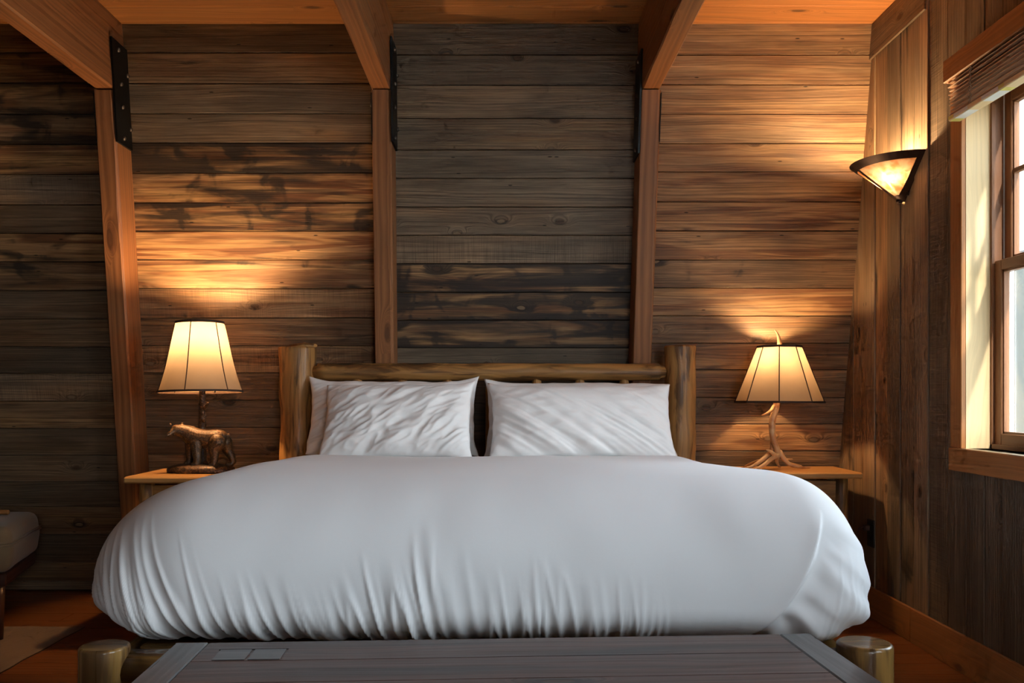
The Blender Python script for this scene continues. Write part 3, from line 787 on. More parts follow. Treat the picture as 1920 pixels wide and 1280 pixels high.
def pillow(lab, X, Y, Z, hw, hh, T, tilt, seed, roll=0, yaw=0, ears=(0, 0, 0, 0), wr=1.0, diag=0.8):
    """ears: how far the four corners (tl, tr, bl, br) stick out"""
    nx, ny = 120, 80; v = []; f = []
    def pt(i, j, sgn):
        u = -1+2*i/nx; w = -1+2*j/ny
        eu = 1-abs(u)**3.2; ew = 1-abs(w)**2.8
        th = T*(max(eu, 0)**.55)*(max(ew, 0)**.60)
        x = u*hw*(1-.035*(1-w*w)*abs(u)); z = w*hh*(1-.05*(1-u*u)*abs(w)-.02*abs(u)*abs(w))
        cu = abs(u)**6*abs(w)**6
        e = ears[(0 if w > 0 else 2)+(1 if u > 0 else 0)]*cu
        x += math.copysign(e*.6, u); z += math.copysign(e, w)
        x += .006*nz(w*3+seed, 1.1)*abs(u)**4; z += .012*nz(u*2.3+seed, 4.1)*abs(w)**2
        # flange flutter where it is thin
        thin = 1-clamp(th/(T*.45)); bend = .012*thin*nz(u*4+seed, w*4, 9)
        y = -th*sgn+bend
        if True:
            d1 = nz((u*.9-w*diag)*5+seed, (u+w)*1.0, seed+2); d2 = nz((u*.7-w*diag)*11+seed, (u+w)*2.2, seed+5); d3 = nz(u*6+seed, w*7, seed)
            bottom = .45+.55*clamp(.5-w*.6+abs(u)*.3)
            y -= sgn*wr*bottom*(.016*d1+.009*(.4-abs(d2)*1.6)+.005*d3)*(1-.6*thin)
        return Vector((x, y, z))
    A = [[0]*(ny+1) for _ in range(nx+1)]; B = [[0]*(ny+1) for _ in range(nx+1)]
    for i in range(nx+1):
        for j in range(ny+1):
            A[i][j] = len(v); v.append(pt(i, j, 1))
            if i in (0, nx) or j in (0, ny): B[i][j] = A[i][j]
            else: B[i][j] = len(v); v.append(pt(i, j, -1))
    for i in range(nx):
        for j in range(ny):
            f.append((A[i][j], A[i+1][j], A[i+1][j+1], A[i][j+1])); f.append((B[i][j+1], B[i+1][j+1], B[i+1][j], B[i][j]))
    me = bpy.data.meshes.new('pillow'); me.from_pydata([tuple(p) for p in v], [], f); me.materials.append(M_PILLOW)
    me.polygons.foreach_set('use_smooth', [True]*len(f)); me.update()
    o = bpy.data.objects.new('pillow', me); COL.objects.link(o)
    me.transform(Matrix.Translation((0, 0, hh)))
    o.location = (X, Y, Z); o.rotation_euler = (R(-tilt), R(roll), R(yaw)); tag(o, lab, 'pillow', 'bed pillows'); return o
ZP = .824
pillow('white pillow behind, leaning on the headboard beside the left log post', -.570, 4.36, ZP, .42, .200, .075, 22, 3.3, ears=(-.03, .02, 0, .02))
pillow('white pillow in front, showing diagonal creases, left half of the bed', -.515, 4.11, ZP, .352, .198, .088, 28, 11.7, ears=(.0, .02, .02, .015), wr=1.15, diag=.55)
pillow('white pillow mostly hidden behind the wide right front pillow', .360, 4.36, ZP, .465, .195, .072, 22, 21.2, ears=(.02, .0, .02, .03))
pillow('wide white pillow in front on the right half of the bed', .352, 4.11, ZP, .432, .194, .088, 28, 31.9, ears=(.02, -.01, .01, .02), wr=1.2, diag=-.5)

# ------------------------------------------------------------------ nightstands
def nightstand(lab, x0, x1, y0, y1, zt):
    t = thing('nightstand', lab, 'nightstand', ((x0+x1)/2, (y0+y1)/2, 0), 'log nightstands')
    m = MB(); m.box((x0, y0, zt-.031), (x1, y1, zt), 0, ch=.007); m.build('tabletop', M_TABLE, t)
    lx = (x0+.085, x1-.085); ly = (y0+.07, y1-.06)
    for a in lx:
        for b in ly:
            m = MB(); m.tube(logpts((a, b, 0), (a, b, zt-.031), 12), .033, 16, rough=.12); m.build('leg', M_LOG, t)
    m = MB(); m.box((lx[0]+.02, ly[0]-.01, zt-.20), (lx[1]-.02, ly[0]+.012, zt-.045), 0, ch=.003); dr = m.build('drawer', M_LOG, t)
    m = MB(); m.tube([((x0+x1)/2, ly[0]-.010, zt-.12), ((x0+x1)/2, ly[0]-.035, zt-.12)], [.008, .014], 10); m.build('knob', M_BRONZE, dr)
    for a in lx:
        m = MB(); m.tube(logpts((a, ly[0], zt-.085), (a, ly[1], zt-.085), 6), .024, 12, rough=.1); m.build('side_rail', M_LOG, t)
    m = MB(); m.box((lx[0], ly[0]+.02, .20), (lx[1], ly[1]-.02, .222), 0, ch=.003); m.build('shelf', M_TABLE, t)
    return t
ZT = .735
nightstand('log-legged nightstand with honey top carrying the bear lamp', -1.80, -1.27, 4.17, 4.66, ZT)
nightstand('log-legged nightstand with honey top carrying the antler lamp', 1.15, 1.765, 4.40, 4.80, ZT)

# ------------------------------------------------------------------ lamps
def shade(parent, cx, cy, zb, zt, rb, rt, seg, a0, seams, flare, tilt=(0, 0), rows=10):
    """fabric shade, ribbon trims top and bottom, seams down every panel joint"""
    T = Matrix.Translation((cx, cy, zb)) @ Matrix.Rotation(R(tilt[0]), 4, 'X') @ Matrix.Rotation(R(tilt[1]), 4, 'Y')
    def rad(q): return lerp(rb, rt, q)-flare*math.sin(PI*min(1, q*1.0))*.5*(1-q)
    Hh = zt-zb
    def fix(m): m.v = [T @ v for v in m.v]
    m = MB(); m.lathe([(rad(i/rows), Hh*i/rows) for i in range(rows+1)], seg, a0=a0, smooth=seg > 12); fix(m)
    sh = m.build('lamp_shade', M_SHADE, parent)
    for q, nm in ((.0, 'bottom_trim'), (1.0, 'top_trim')):
        m = MB(); w = .010 if q == 0 else .012; qq = [q, q] ; r = rad(q)
        z0 = Hh*q-(0 if q == 0 else w); z1 = z0+w
        m.lathe([(r+.004, z0), (r+.0036, z1), (r-.003, z1), (r-.003, z0), (r+.004, z0)], seg, a0=a0, smooth=False); fix(m)
        m.build(nm, M_TAPE, sh)
    for s_ in range(seams):
        a = a0+2*PI*s_/seams; m = MB()
        m.tube([((rad(i/rows)+.0008)*math.cos(a), (rad(i/rows)+.0008)*math.sin(a), Hh*i/rows) for i in range(rows+1)], .0026, 6); fix(m); m.build('seam', M_TAPE, sh)
    return sh
def bulb(parent, c, mat, r=.028):
    m = MB(); m.ball(c, r, (12, 8), (1, 1, 1.15)); b = m.build('bulb', mat, parent); 
    m = MB(); m.tube([(c[0], c[1], c[2]-r*1.15-.045), (c[0], c[1], c[2]-r*1.1)], .016, 10); m.build('socket', M_BRASS, parent)

# bear lamp
LX, LY = -1.522, 4.42; q = LY/F
def BPt(cx, cy, dy=0): return Vector(((cx/6.4+290-VX)*q, LY+dy, H+(VY-(cy/6.4+700))*q))
lamp = thing('table_lamp', 'table lamp with a standing bear figure and tall parchment shade', 'lamp', (LX, LY, ZT))
m = MB()
cb = BPt(550, 1160); 
NN = 40; ring0 = []
def rock_r(a, k): return 1+.07*nz(math.cos(a)*2, math.sin(a)*2, k*3.3)
ctr = Vector((cb.x, LY, ZT)); prof = [(.97, 0), (1.0, .010), (.95, .022), (.84, .034), (.6, .041), (.3, .043)]
rings = []
for (s_, z) in prof:
    rg = []
    for j in range(NN):
        a = 2*PI*j/NN; k_ = rock_r(a, z*30); zz = z+(.004*nz(math.cos(a)*4*s_, math.sin(a)*4*s_, 7) if z > 0.02 else 0)
        rg.append(len(m.v)); m.v.append(ctr+Vector((.170*s_*k_*math.cos(a), .098*s_*k_*math.sin(a), zz)))
    rings.append(rg)
for i in range(len(rings)-1):
    for j in range(NN): m.face([rings[i][j], rings[i][(j+1) % NN], rings[i+1][(j+1) % NN], rings[i+1][j]], smooth=True)
m.face(rings[-1]); m.face(rings[0][::-1])
m.build('rock_base', M_ROCK, lamp)
s6 = q/6.4
m = MB()
def bl(cx, cy, r, dy=0, sc=(1, 1, 1)): m.ball(BPt(cx, cy, dy), r*s6, (16, 12), sc)
def ch(*pts): m.chain([(BPt(a, b, d), r*s6*1.1) for (a, b, r, d) in pts])
ch((760, 775, 98, .0), (640, 785, 102, -.002), (520, 770, 105, -.004), (440, 740, 98, -.008))       # trunk
bl(450, 705, 78, -.006); bl(790, 765, 90, .0); bl(600, 800, 108, -.002, (1.1, 1, .95))
ch((430, 720, 88, -.008), (350, 690, 72, -.020), (290, 675, 60, -.030))                              # neck to head
bl(280, 670, 58, -.032, (1, 1, .95)); ch((262, 690, 36, -.045), (236, 715, 25, -.058), (226, 728, 20, -.064))   # muzzle
ch((216, 612, 15, -.030), (212, 604, 10, -.032)); ch((345, 605, 17, -.018), (350, 596, 12, -.018)); bl(322, 628, 20, -.02)
bl(262, 722, 24, -.045)
ch((415, 820, 62, .020), (398, 930, 45, .024), (400, 1040, 38, .026), (385, 1082, 36, .020), (360, 1088, 26, .012))  # far foreleg
ch((520, 830, 72, -.024), (528, 930, 54, -.030), (540, 1030, 46, -.032), (530, 1082, 42, -.036), (500, 1090, 30, -.044))  # near foreleg
ch((600, 1070, 22, .000), (635, 1088, 24, -.004))
ch((770, 820, 92, -.022), (735, 900, 62, -.032), (745, 1000, 44, -.034), (735, 1080, 40, -.038), (705, 1088, 30, -.044))  # near hind leg
ch((840, 830, 74, .014), (860, 920, 56, .020), (905, 1000, 42, .022), (925, 1060, 34, .022), (905, 1088, 32, .014), (870, 1090, 26, .008)) # far hind leg
bl(878, 745, 26, .006)
bear = m.build('bear_figure', M_BEAR, lamp); voxel(bear, .0027, 2, .5)
bear['label'] = 'bronzed bear walking with its head turned left'
m = MB()
for (a, b, d) in ((205, 690, -.078),): pass
m.ball(BPt(222, 735, -.070), 13*s6, (10, 7), (1.1, 1, .8)); m.build('nose', M_BLACK, bear)
for (a, b, d) in ((245, 678, -.068), (290, 672, -.067)):
    m = MB(); m.ball(BPt(a, b, d), 7*s6, (8, 6)); m.build('eye', M_BLACK, bear)
m = MB()
m.chain([(BPt(540, 1120, .045), 50*s6), (BPt(535, 900, .045), 46*s6), (BPt(535, 640, .042), 44*s6), (BPt(550, 480, .030), 42*s6), (BPt(562, 330, .012), 40*s6), (BPt(572, 180, .0), 38*s6)])
m.chain([(BPt(575, 430, .022), 22*s6), (BPt(610, 400, .0), 19*s6), (BPt(650, 355, -.012), 15*s6)])
m.chain([(BPt(555, 560, .03), 20*s6), (BPt(595, 585, .0), 12*s6), (BPt(612, 583, -.01), 8*s6)])
for i in range(46):
    cy_ = 180+random.random()*900; a = random.uniform(0, 2*PI); xx = lerp(572, 535, clamp((cy_-180)/460)); yy = lerp(0, .043, clamp((cy_-180)/460))
    m.ball(BPt(xx, cy_)+Vector((math.cos(a)*38*s6, yy+math.sin(a)*38*s6, 0)), random.uniform(8, 14)*s6, (8, 6), (1, 1, 1.6))
st = m.build('tree_stem', M_BARKR, lamp); voxel(st, .0030, 1, .5); st['label'] = 'dark bronzed tree trunk stem with a stub branch'
bulb(lamp, (LX, LY, 1.40), M_BULB_L)
m = MB(); m.tube([(LX, LY, 1.20), (LX, LY, 1.305)], .008, 8)
m.tube([(LX, LY+.0, 1.30), (LX-.05, LY, 1.34), (LX-.052, LY, 1.42), (LX, LY, 1.475)], .0018, 6); m.tube([(LX, LY, 1.30), (LX+.05, LY, 1.34), (LX+.052, LY, 1.42), (LX, LY, 1.475)], .0018, 6)
m.tube([(LX-.11, LY, 1.475), (LX+.11, LY, 1.475)], .0018, 6); m.tube([(LX, LY-.11, 1.475), (LX, LY+.11, 1.475)], .0018, 6)
m.build('harp', M_BRASS, lamp)
shade(lamp, LX, LY, 1.131, 1.484, .201, .114, 48, R(-32), 6, .022, tilt=(-1.6, -1.0), rows=12)

# antler lamp
AX, AY = 1.410, 4.60; qa = AY/F; s8 = qa/8.0
def APt(cx, cy, dy=0):
    D = AY+dy; return Vector(((cx/8.0+1370-VX)*D/F, D, H+(VY-(cy/8.0+740))*D/F))
al = thing('table_lamp', 'table lamp made of shed antlers with an eight-panel parchment shade', 'lamp', (AX, AY, ZT))
def tine(*pts):
    # smooth the poly-line, then grow balls along it
    P_ = [(APt(a, b, d), r*s8) for (a, b, r, d) in pts]; out = []
    n_ = len(P_)
    for i in range(n_-1):
        p0 = P_[max(i-1, 0)]; p1 = P_[i]; p2 = P_[i+1]; p3 = P_[min(i+2, n_-1)]
        for k_ in range(6):
            t = k_/6
            f = lambda a, b, c, d: .5*((2*b)+(-a+c)*t+(2*a-5*b+4*c-d)*t*t+(-a+3*b-3*c+d)*t**3)
            out.append((Vector([f(p0[0][z], p1[0][z], p2[0][z], p3[0][z]) for z in range(3)]), lerp(p1[1], p2[1], t)))
    out.append(P_[-1]); m.chain(out)
zf = lambda dy: (740-(ZT-H)*F/(AY+dy)*-1-740)
def foot(D_): return (-(ZT+.006-H)*F/(AY+D_)+VY-740)*8     # crop y that lies on the tabletop at depth offset D_
m = MB()
tine((690, 60, 40, 0), (690, 150, 50, 0), (665, 260, 50, 0), (630, 360, 50, -.005), (620, 520, 48, -.008), (645, 680, 46, -.008), (690, 800, 45, -.005), (715, 890, 44, .0))
tine((715, 890, 46, .0), (690, 930, 34, -.015), (640, 880, 30, -.04), (580, 840, 20, -.05), (535, 826, 9, -.052))
tine((740, 860, 40, .0), (800, 960, 38, -.01), (880, 1040, 33, -.02), (1000, foot(-.03)-32, 27, -.03), (1100, foot(-.03)-16, 18, -.03), (1195, foot(-.03)-12, 9, -.03))
tine((900, 1030, 22, .0), (1000, 1055, 18, .03), (1060, foot(.06)-20, 12, .06))
tine((610, 700, 26, .01), (618, 800, 30, .01), (560, 900, 36, .0), (450, 990, 33, -.02), (330, foot(-.05)-42, 25, -.05), (240, foot(-.06)-18, 17, -.06), (175, foot(-.06)-6, 9, -.06))
tine((420, 985, 22, .0), (300, 1030, 20, .03), (200, foot(.05)-8, 12, .05), (150, foot(.05)-4, 7, .05))
tine((700, 900, 38, -.01), (610, 960, 34, -.04), (500, 1050, 30, -.07), (400, foot(-.09)-20, 20, -.09), (340, foot(-.09)-6, 9, -.09))
tine((720, 900, 36, .02), (690, 980, 26, .04), (715, 1060, 18, .05), (745, foot(.05)-10, 14, .05))
tine((740, 930, 22, .03), (830, 965, 18, .06), (930, 962, 8, .08))
tine((640, 180, 26, -.01), (605, 235, 27, -.03), (550, 275, 20, -.04), (500, 298, 14, -.045), (465, 306, 7, -.045))
for i in range(90):
    a = random.uniform(0, 2*PI); cy_ = random.uniform(80, 330); xx = lerp(690, 645, (cy_-80)/250)
    m.ball(APt(xx, cy_)+Vector((math.cos(a)*47*s8, math.sin(a)*47*s8, 0)), random.uniform(5, 10)*s8, (7, 5))
ao = m.build('antler_base', M_ANTLER, al); voxel(ao, .0024, 3, .5)
m = MB()
tine((735, -740, 34, 0), (733, -780, 36, 0), (722, -850, 26, 0), (700, -920, 16, 0), (660, -975, 7, 0))
fo = m.build('antler_finial', M_ANTLER, al); voxel(fo, .0020, 2, .5)
AZ = 1.295
bulb(al, (AX-.02, AY-.01, AZ), M_BULB_R, .026)
m = MB(); m.tube([(AX, AY, 1.06), (AX, AY, AZ-.06)], .008, 8)
m.tube([(AX, AY, 1.20), (AX+.048, AY, 1.24), (AX+.05, AY, 1.32), (AX, AY, 1.368)], .0018, 6); m.tube([(AX, AY, 1.20), (AX-.06, AY, 1.24), (AX-.062, AY, 1.32), (AX, AY, 1.368)], .0018, 6)
m.tube([(AX-.10, AY, 1.366), (AX+.10, AY, 1.366)], .0018, 6); m.tube([(AX, AY-.10, 1.366), (AX, AY+.10, 1.366)], .0018, 6)
m.build('harp', M_BRASS, al)
shade(al, AX, AY, 1.078, 1.374, .223, 0.109, 8, R(-107), 8, .0, tilt=(-.4, .3), rows=6)

# ------------------------------------------------------------------ wall sconce (half cone against the right wall)
SY, SZ, SR, SH = 4.137, 2.195, .228, .180
sc_ = thing('wall_sconce', 'half-cone wall sconce of dark bronze and glowing amber mica', 'wall lamp', (XR-.004, SY, SZ))
def sp(th, q, out=0.0):      # th: 0 = toward the room, -90 = toward camera; q 0 rim .. 1 apex
    r = max(SR*(1-q)+.012*q+out, .001); return Vector((XR-.0005-r*math.cos(th), SY+r*math.sin(th), SZ-SH*q-(0.0)))
rib = R(8)
def panel(t0, t1, q0, q1, name, inset):
    m = MB(); nu, nv = 18, 10; g = []
    for j in range(nv+1):
        row = []
        q_ = lerp(q0, q1, j/nv)
        for i in range(nu+1):
            w = inset/max(SR*(1-q_), .02); th = lerp(t0+w, t1-w, i/nu); row.append(len(m.v)); m.v.append(sp(th, q_, -.004))
        g.append(row)
    for j in range(nv):
        for i in range(nu): m.face([g[j][i], g[j][i+1], g[j+1][i+1], g[j+1][i]], smooth=True)
    m.build(name, M_MICA, sc_)
panel(-PI/2, rib, .0, .93, 'mica_panel', .0); panel(rib, PI/2, .0, .93, 'mica_panel', .0)
m = MB()
def band(f0, f1, n_, th=.003):
    """strip between two curves on the cone, with thickness"""
    ids = []
    for i in range(n_+1):
        a0_, q0_ = f0(i/n_); a1_, q1_ = f1(i/n_); row = []
        for (a, q_, o) in ((a0_, q0_, 0), (a1_, q1_, 0), (a1_, q1_, th), (a0_, q0_, th)): row.append(len(m.v)); m.v.append(sp(a, q_, o))
        ids.append(row)
    for i in range(n_):
        for j in range(4): m.face([ids[i][j], ids[i+1][j], ids[i+1][(j+1) % 4], ids[i][(j+1) % 4]])
    m.face(ids[0]); m.face(ids[-1][::-1])
band(lambda t: (lerp(-PI/2, PI/2, t), -.02), lambda t: (lerp(-PI/2, PI/2, t), .135), 40)
def ribf(a, side, w):
    def f(t):
        q_ = t*.96; dw = w/max(SR*(1-q_), .03); return (clamp(a+side*dw, -PI/2, PI/2), q_)
    return f
band(ribf(rib, -1, .010), ribf(rib, 1, .010), 24)
band(lambda t: (-PI/2, t*.96), ribf(-PI/2, 1, .030), 24); band(ribf(PI/2, -1, .030), lambda t: (PI/2, t*.96), 24)
band(lambda t: (lerp(-PI/2, PI/2, t), .84), lambda t: (lerp(-PI/2, PI/2, t), 1.0), 24)
m.build('metal_frame', M_BRONZE, sc_)
m = MB(); m.ball((XR-.020, SY, SZ-SH*.97), .016, (12, 8), (1, 1, .8)); m.build('finial', M_BRONZE, sc_)
m = MB(); m.box((XR-.008, SY-.06, SZ-.16), (XR-.003, SY+.06, SZ-.02), 2); m.build('back_plate', M_BRONZE, sc_)
for (dy, dz, dx) in ((-.062, -.050, .07), (.050, -.075, .085)):
    m = MB(); c = (XR-dx, SY+dy, SZ+dz); m.ball(c, .020, (12, 8), (1, 1, 1.2)); m.build('bulb', M_BULB_S, sc_)
    m = MB(); m.tube([(XR-.008, SY+dy*.6, SZ-.10), (XR-dx*.9, SY+dy, SZ+dz-.03)], .007, 8); m.build('socket', M_BRASS, sc_)

# ------------------------------------------------------------------ window blind
bx_ = XR-.023
bl_ = thing('window_blind', 'raised wooden slat blind bunched at the top of the window', 'blind', (bx_, 3.0, 2.2))
yb0, yb1 = WY0-.06, 3.585
m = MB(); m.box((bx_-.066, yb0, 2.372), (bx_-.052, yb1, 2.462), 1, ch=.004)
m.box((bx_-.052, yb1-.014, 2.372), (bx_-.001, yb1, 2.462), 1, ch=.003); m.box((bx_-.052, yb0, 2.372), (bx_-.001, yb0+.014, 2.462), 1, ch=.003)
m.build('valance', M_TRIM, bl_)
m = MB(); m.box((bx_-.050, yb0+.016, 2.40), (bx_-.008, yb1-.016, 2.44), 1); m.build('headrail', M_SLAT, bl_)
ns = 10
for i in range(ns):
    z = 2.243+i*(2.396-2.243)/ns; dd = random.uniform(-.004, .004)
    M_ = Matrix.Translation((bx_-.028+dd, 0, z)) @ Matrix.Rotation(R(random.uniform(-2.5, 2.5)), 4, 'Y')
    m = MB(); m.box((-.025, yb0+.02+random.uniform(0, .006), -.0022), (.025, yb1-.02-random.uniform(0, .012), .0022), 1, ch=.001, M=M_); m.build('slat', M_SLAT, bl_)
m = MB(); m.box((bx_-.054, yb0+.02, 2.215), (bx_-.004, yb1-.02, 2.235), 1, ch=.003); br_ = m.build('bottom_rail', M_JAMB, bl_); br_['label'] = 'pale bottom rail of the blind'
for (a, b, mt) in ((yb1-.062, yb1-.024, M_STICKY), (yb1-.17, yb1-.064, M_STICK), (yb1-.42, yb1-.385, M_STICKY), (yb1-.384, yb1-.27, M_STICK)):
    m = MB(); m.box((bx_-.0546, a, 2.2185), (bx_-.0540, b, 2.2315), 1); m.box((bx_-.050, a, 2.2146), (bx_-.010, b, 2.2150), 1); m.build('sticker', mt, br_)
for yy in (yb1-.20, yb1-.62, yb1-.95):
    m = MB()
    for (xo, zz) in ((bx_-.0575, 0), (bx_-.002, 0)):
        pts = [(xo+.0015*math.sin(i*2.3), yy+.006*math.sin(i*1.7)+.004*math.sin(i*3.1), lerp(2.232, 2.40, i/18)) for i in range(19)]
        m.tube(pts, .0014, 6)
        pts = [(xo+.001, yy+.014+.009*math.sin(i*2.1), lerp(2.236, 2.37, i/18)) for i in range(19)]; m.tube(pts, .0012, 6)
    m.build('ladder_cord', M_STRING, bl_)

# ------------------------------------------------------------------ outlet and cord
oy = 4.49; ot = thing('wall_outlet', 'black wall outlet low on the right wall beside the bed', 'outlet', (XR-.004, oy, .42))
m = MB(); m.box((XR-.012, oy-.040, .352), (XR-.003, oy+.040, .492), 2, ch=.003); m.build('cover_plate', M_BLACK, ot)
for dz in (-.026, .026):
    m = MB(); m.box((XR-.0145, oy-.017, .422+dz-.016), (XR-.011, oy+.017, .422+dz+.016), 2, ch=.003); m.build('socket_face', M_BLACK, ot)
m = MB()
pts = [(XR-.022, oy, .448), (XR-.048, oy+.005, .452), (XR-.064, oy+.015, .440), (XR-.069, oy+.03, .40), (XR-.070, oy+.04, .28), (XR-.068, oy+.06, .12), (XR-.062, oy+.10, .012), (XR-.06, 4.72, .006)]
m.tube(pts, .0032, 8); m.box((XR-.045, oy-.014, .434), (XR-.0148, oy+.014, .464), 0, ch=.005)
tag(m.build('power_cord', M_CORD, loc=(XR-.2, oy, .01)), 'thin brown power cord plugged into the black wall outlet', 'cord')

# ------------------------------------------------------------------ chest at the foot of the bed
yaw = R(3.1)
FLx, FRx = Vector((-.800, 2.150)), Vector((.762, 2.240))
TR = Matrix.Translation((FLx.x, FLx.y, 0)) @ Matrix.Rotation(yaw, 4, 'Z')
Lc = (FRx-FLx).length; zc = .520; Dc_ = .62
cst = thing('storage_chest', 'dark wooden storage chest at the foot of the bed', 'chest', (0, 1.9, 0))
m = MB(); ew = .078
pl = [0, .155, .31, .465, Dc_]
for a, b in zip(pl, pl[1:]): m.box((ew+.0015, -b+.0008, zc-.03), (Lc-ew-.0015, -a-.0008, zc), 0, ch=.0015, M=TR)
lid = m.build('lid', M_CHEST, cst)
for (a, b) in ((0, ew), (Lc-ew, Lc)):
    m = MB(); m.box((a, -Dc_, zc-.03), (b, 0, zc+.0012), 1, ch=.003, M=TR); e_ = m.build('lid_end_board', M_CHESTB, lid); e_['label'] = 'grey-black end board of the lid'
for a in (.125, .205):
    m = MB(); m.box((a, -.150, zc+.0002), (a+.073, -.070, zc+.002), 0, ch=.0008, M=TR)
    m.build('inlaid_plate', M_CHESTB, lid)
    m = MB(); m.box((a-.004, -.069, zc+.0001), (a+.077, -.064, zc+.001), 0, M=TR); m.build('plate_slot', M_GAP, lid)
m = MB(); m.box((.03, -Dc_+.03, .08), (Lc-.03, -.03, zc-.031), 0, ch=.004, M=TR); m.build('chest_body', M_CHEST, cst)
for a in (.03, Lc-.10):
    for b in (-Dc_+.03, -.10):
        m = MB(); m.box((a, b, 0), (a+.07, b+.07, .08), 2, ch=.003, M=TR); m.build('foot', M_CHEST, cst)

# ------------------------------------------------------------------ armchair at the left edge
ac = thing('armchair', 'armchair with thick beige canvas seat cushion at the left edge', 'chair', (-2.5, 4.2, .0))
th = R(16); TC = Matrix.Translation((-2.33, 4.17, 0)) @ Matrix.Rotation(th, 4, 'Z')
def cushion(w, d, za, zb, name, mat, parent, Mx, r=.05, sag=.01):
    n1, n2, n3 = 40, 40, 14; v = {}; P_ = []; Fc = []
    def vid(i, j, k):
        if (i, j, k) not in v:
            v[(i, j, k)] = len(P_); h = (w/2, d/2, (zb-za)/2); p = ((2*i/n1-1)*h[0], (2*j/n2-1)*h[1], (2*k/n3-1)*h[2])
            c = [max(-(h[t]-r), min(h[t]-r, p[t])) for t in range(3)]; q_ = Vector([p[t]-c[t] for t in range(3)])
            if q_.length > 1e-9: q_ = q_.normalized()*r*min(1, max(abs(t) for t in q_)/r)
            pp = Vector(c)+q_
            e = (1-(pp.x/h[0])**2)*(1-(pp.y/h[1])**2)
            pp.z += math.copysign(.02*e, pp.z)*abs(pp.z/h[2])+.006*nz(pp.x*7, pp.y*7, pp.z*9)
            g = .018*math.exp(-(pp.z/.05)**2)
            pp.x += math.copysign(g*.5, pp.x)*sstep(.7, 1, abs(pp.x)/h[0]); pp.y += math.copysign(g*.5, pp.y)*sstep(.7, 1, abs(pp.y)/h[1])
            P_.append(Mx @ Vector((pp.x-w/2, pp.y+d/2, pp.z+(za+zb)/2)))
        return v[(i, j, k)]
    for i in range(n1):
        for j in range(n2): Fc.append((vid(i, j, n3), vid(i+1, j, n3), vid(i+1, j+1, n3), vid(i, j+1, n3))); Fc.append((vid(i, j+1, 0), vid(i+1, j+1, 0), vid(i+1, j, 0), vid(i, j, 0)))
        for k in range(n3): Fc.append((vid(i, 0, k), vid(i+1, 0, k), vid(i+1, 0, k+1), vid(i, 0, k+1))); Fc.append((vid(i, n2, k+1), vid(i+1, n2, k+1), vid(i+1, n2, k), vid(i, n2, k)))
    for j in range(n2):
        for k in range(n3): Fc.append((vid(0, j, k+1), vid(0, j+1, k+1), vid(0, j+1, k), vid(0, j, k))); Fc.append((vid(n1, j, k), vid(n1, j+1, k), vid(n1, j+1, k+1), vid(n1, j, k+1)))
    m = MB(); m.v = P_
    for f in Fc: m.face(f, smooth=True)
    return m.build(name, mat, parent)
cz0, cz1 = .285, .500
cu = cushion(.66, .60, cz0, cz1, 'seat_cushion', M_CUSH, ac, TC, .045)
m = MB(); zz = .425
pp = [(-.655, -.012), (-.02, -.012), (.008, .015), (.012, .58)]
for dz in (0, -.012):
    m.tube([TC @ Vector((a, b, zz+dz)) for (a, b) in pp], .0045, 8)
m.build('piping', M_CUSH, cu)
m = MB(); m.box((-.66, .0, cz0-.07), (0.0, .60, cz0-.006), 0, ch=.006, M=TC); m.v = [v+Vector((-.03, .02, 0)) for v in m.v]; m.build('seat_frame', M_DARKW, ac)
for a, b in ((-.019, -.12), (-.66, .02), (-.25, .55), (-.66, .55)):
    m = MB(); c0 = TC @ Vector((a, b, cz0-.04)); m.tube([c0, (c0.x, c0.y, .007)], [.028, .020], 12); m.build('leg', M_DARKW, ac)
m = MB(); m.box((-.66, .56, cz0), (-.1, .62, .95), 2, ch=.02, M=TC); m.v = [v+Vector((-.22, .02, 0)) for v in m.v]; m.build('backrest', M_CUSH, ac)
m = MB(); m.box((-.72, -.02, .60), (-.66, .60, .63), 1, ch=.008, M=TC); m.build('armrest', M_TRIM, ac)
m = MB(); a0_ = P(-60, 958, 4.5); a1_ = P(17, 960, 4.5); m.tube([a0_, a1_], [.014, .012], 10, round_cap=.006); m.build('side_rail', M_TRIM, ac)

# rug
m = MB(); top = []; NE = 60
edge = []
for i in range(NE+1): yy = lerp(2.6, 4.28, i/NE); edge.append((-2.03+.012*nz(yy*6, 1)+.02*nz(yy*1.7, 5), yy))
for i in range(NE+1): xx = lerp(-2.03, -3.9, i/NE); edge.append((xx, 4.28+.012*nz(xx*5, 2)))
edge += [(-3.9, 2.6)]
n_ = len(edge)
for (a, b) in edge: m.v.append(Vector((a, b, .006)))
for (a, b) in edge: m.v.append(Vector((a, b, .0005)))
m.face(list(range(n_)))
for i in range(n_): j = (i+1) % n_; m.face([i, i+n_, j+n_, j], mi=1)
o = m.build('hide_rug', [M_RUG, M_RUGE], loc=(-2.9, 3.4, .0005)); tag(o, 'flat tan rug on the floor beneath the beige armchair', 'rug')

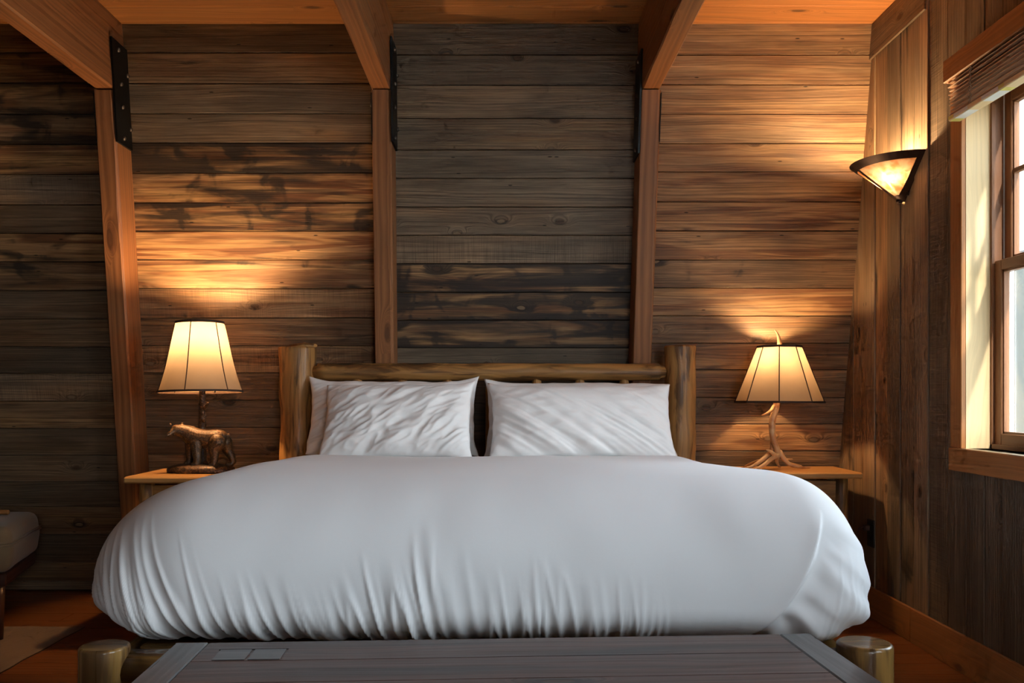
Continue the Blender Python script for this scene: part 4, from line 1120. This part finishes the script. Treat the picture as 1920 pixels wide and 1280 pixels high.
# ------------------------------------------------------------------ light
wd = bpy.data.worlds.new('sky'); SC.world = wd; wd.use_nodes = True; nt = wd.node_tree; nt.nodes.clear()
tc = nt.nodes.new('ShaderNodeTexCoord'); sx = nt.nodes.new('ShaderNodeSeparateXYZ'); nt.links.new(tc.outputs['Generated'], sx.inputs[0])
cr = nt.nodes.new('ShaderNodeValToRGB'); nt.links.new(sx.outputs[2], cr.inputs[0])
cr.color_ramp.elements[0].position = 0.0; cr.color_ramp.elements[0].color = (.88, .95, 1.0, 1)
cr.color_ramp.elements[1].position = .8; cr.color_ramp.elements[1].color = (.64, .82, 1.0, 1)
bg = nt.nodes.new('ShaderNodeBackground'); nt.links.new(cr.outputs[0], bg.inputs[0]); bg.inputs[1].default_value = 14
wo = nt.nodes.new('ShaderNodeOutputWorld'); nt.links.new(bg.outputs[0], wo.inputs[0])
def portal(loc, rot, sx_, sy_):
    l = bpy.data.lights.new('daylight_portal', 'AREA'); l.shape = 'RECTANGLE'; l.size = sx_; l.size_y = sy_; l.cycles.is_portal = True
    o = bpy.data.objects.new('daylight_portal', l); COL.objects.link(o); o.location = loc; o.rotation_euler = rot
portal((XR+.24, (WY0+WY1)/2, (WZ0+WZ1)/2), (0, R(90), 0), WZ1-WZ0, WY1-WY0)
portal((XR+.24, (V0+V1)/2, (WZ0+WZ1)/2), (0, R(90), 0), WZ1-WZ0, V1-V0)
portal(((RW[0]+RW[1])/2, YB-.1, (RW[2]+RW[3])/2), (R(90), 0, 0), RW[1]-RW[0], RW[3]-RW[2])

sl = bpy.data.lights.new('sun', 'SUN'); sl.energy = 13.0; sl.angle = R(1.5); sl.color = (1.0, .95, .87)
so_ = bpy.data.objects.new('sun', sl); COL.objects.link(so_); so_.location = (6, -6, 8)
so_.rotation_euler = Vector((-.16, .82, -.50)).to_track_quat('-Z', 'Y').to_euler()
m = MB(); m.box((-5, -7.5, 2.95), (2.6, YB-.06, 3.05), 0, ch=.01)  # slab added out of view to keep the sun out of the rear window
o = m.build('sun_block_slab', M_CEIL, loc=(0, -4, 3)); struct(o)
SC.view_settings.view_transform = 'Standard'; SC.view_settings.look = 'None'; SC.view_settings.gamma = 1; SC.view_settings.exposure = 0
SC.view_settings.use_curve_mapping = False
cy_ = SC.cycles; cy_.use_denoising = True
try: cy_.denoiser = 'OPENIMAGEDENOISE'; cy_.denoising_input_passes = 'RGB_ALBEDO_NORMAL'
except Exception: pass
cy_.max_bounces = 5; cy_.diffuse_bounces = 4; cy_.use_adaptive_sampling = True; cy_.adaptive_threshold = .08; cy_.adaptive_min_samples = 12; cy_.transparent_max_bounces = 12; cy_.sample_clamp_indirect = 6; cy_.caustics_reflective = False; cy_.caustics_refractive = False
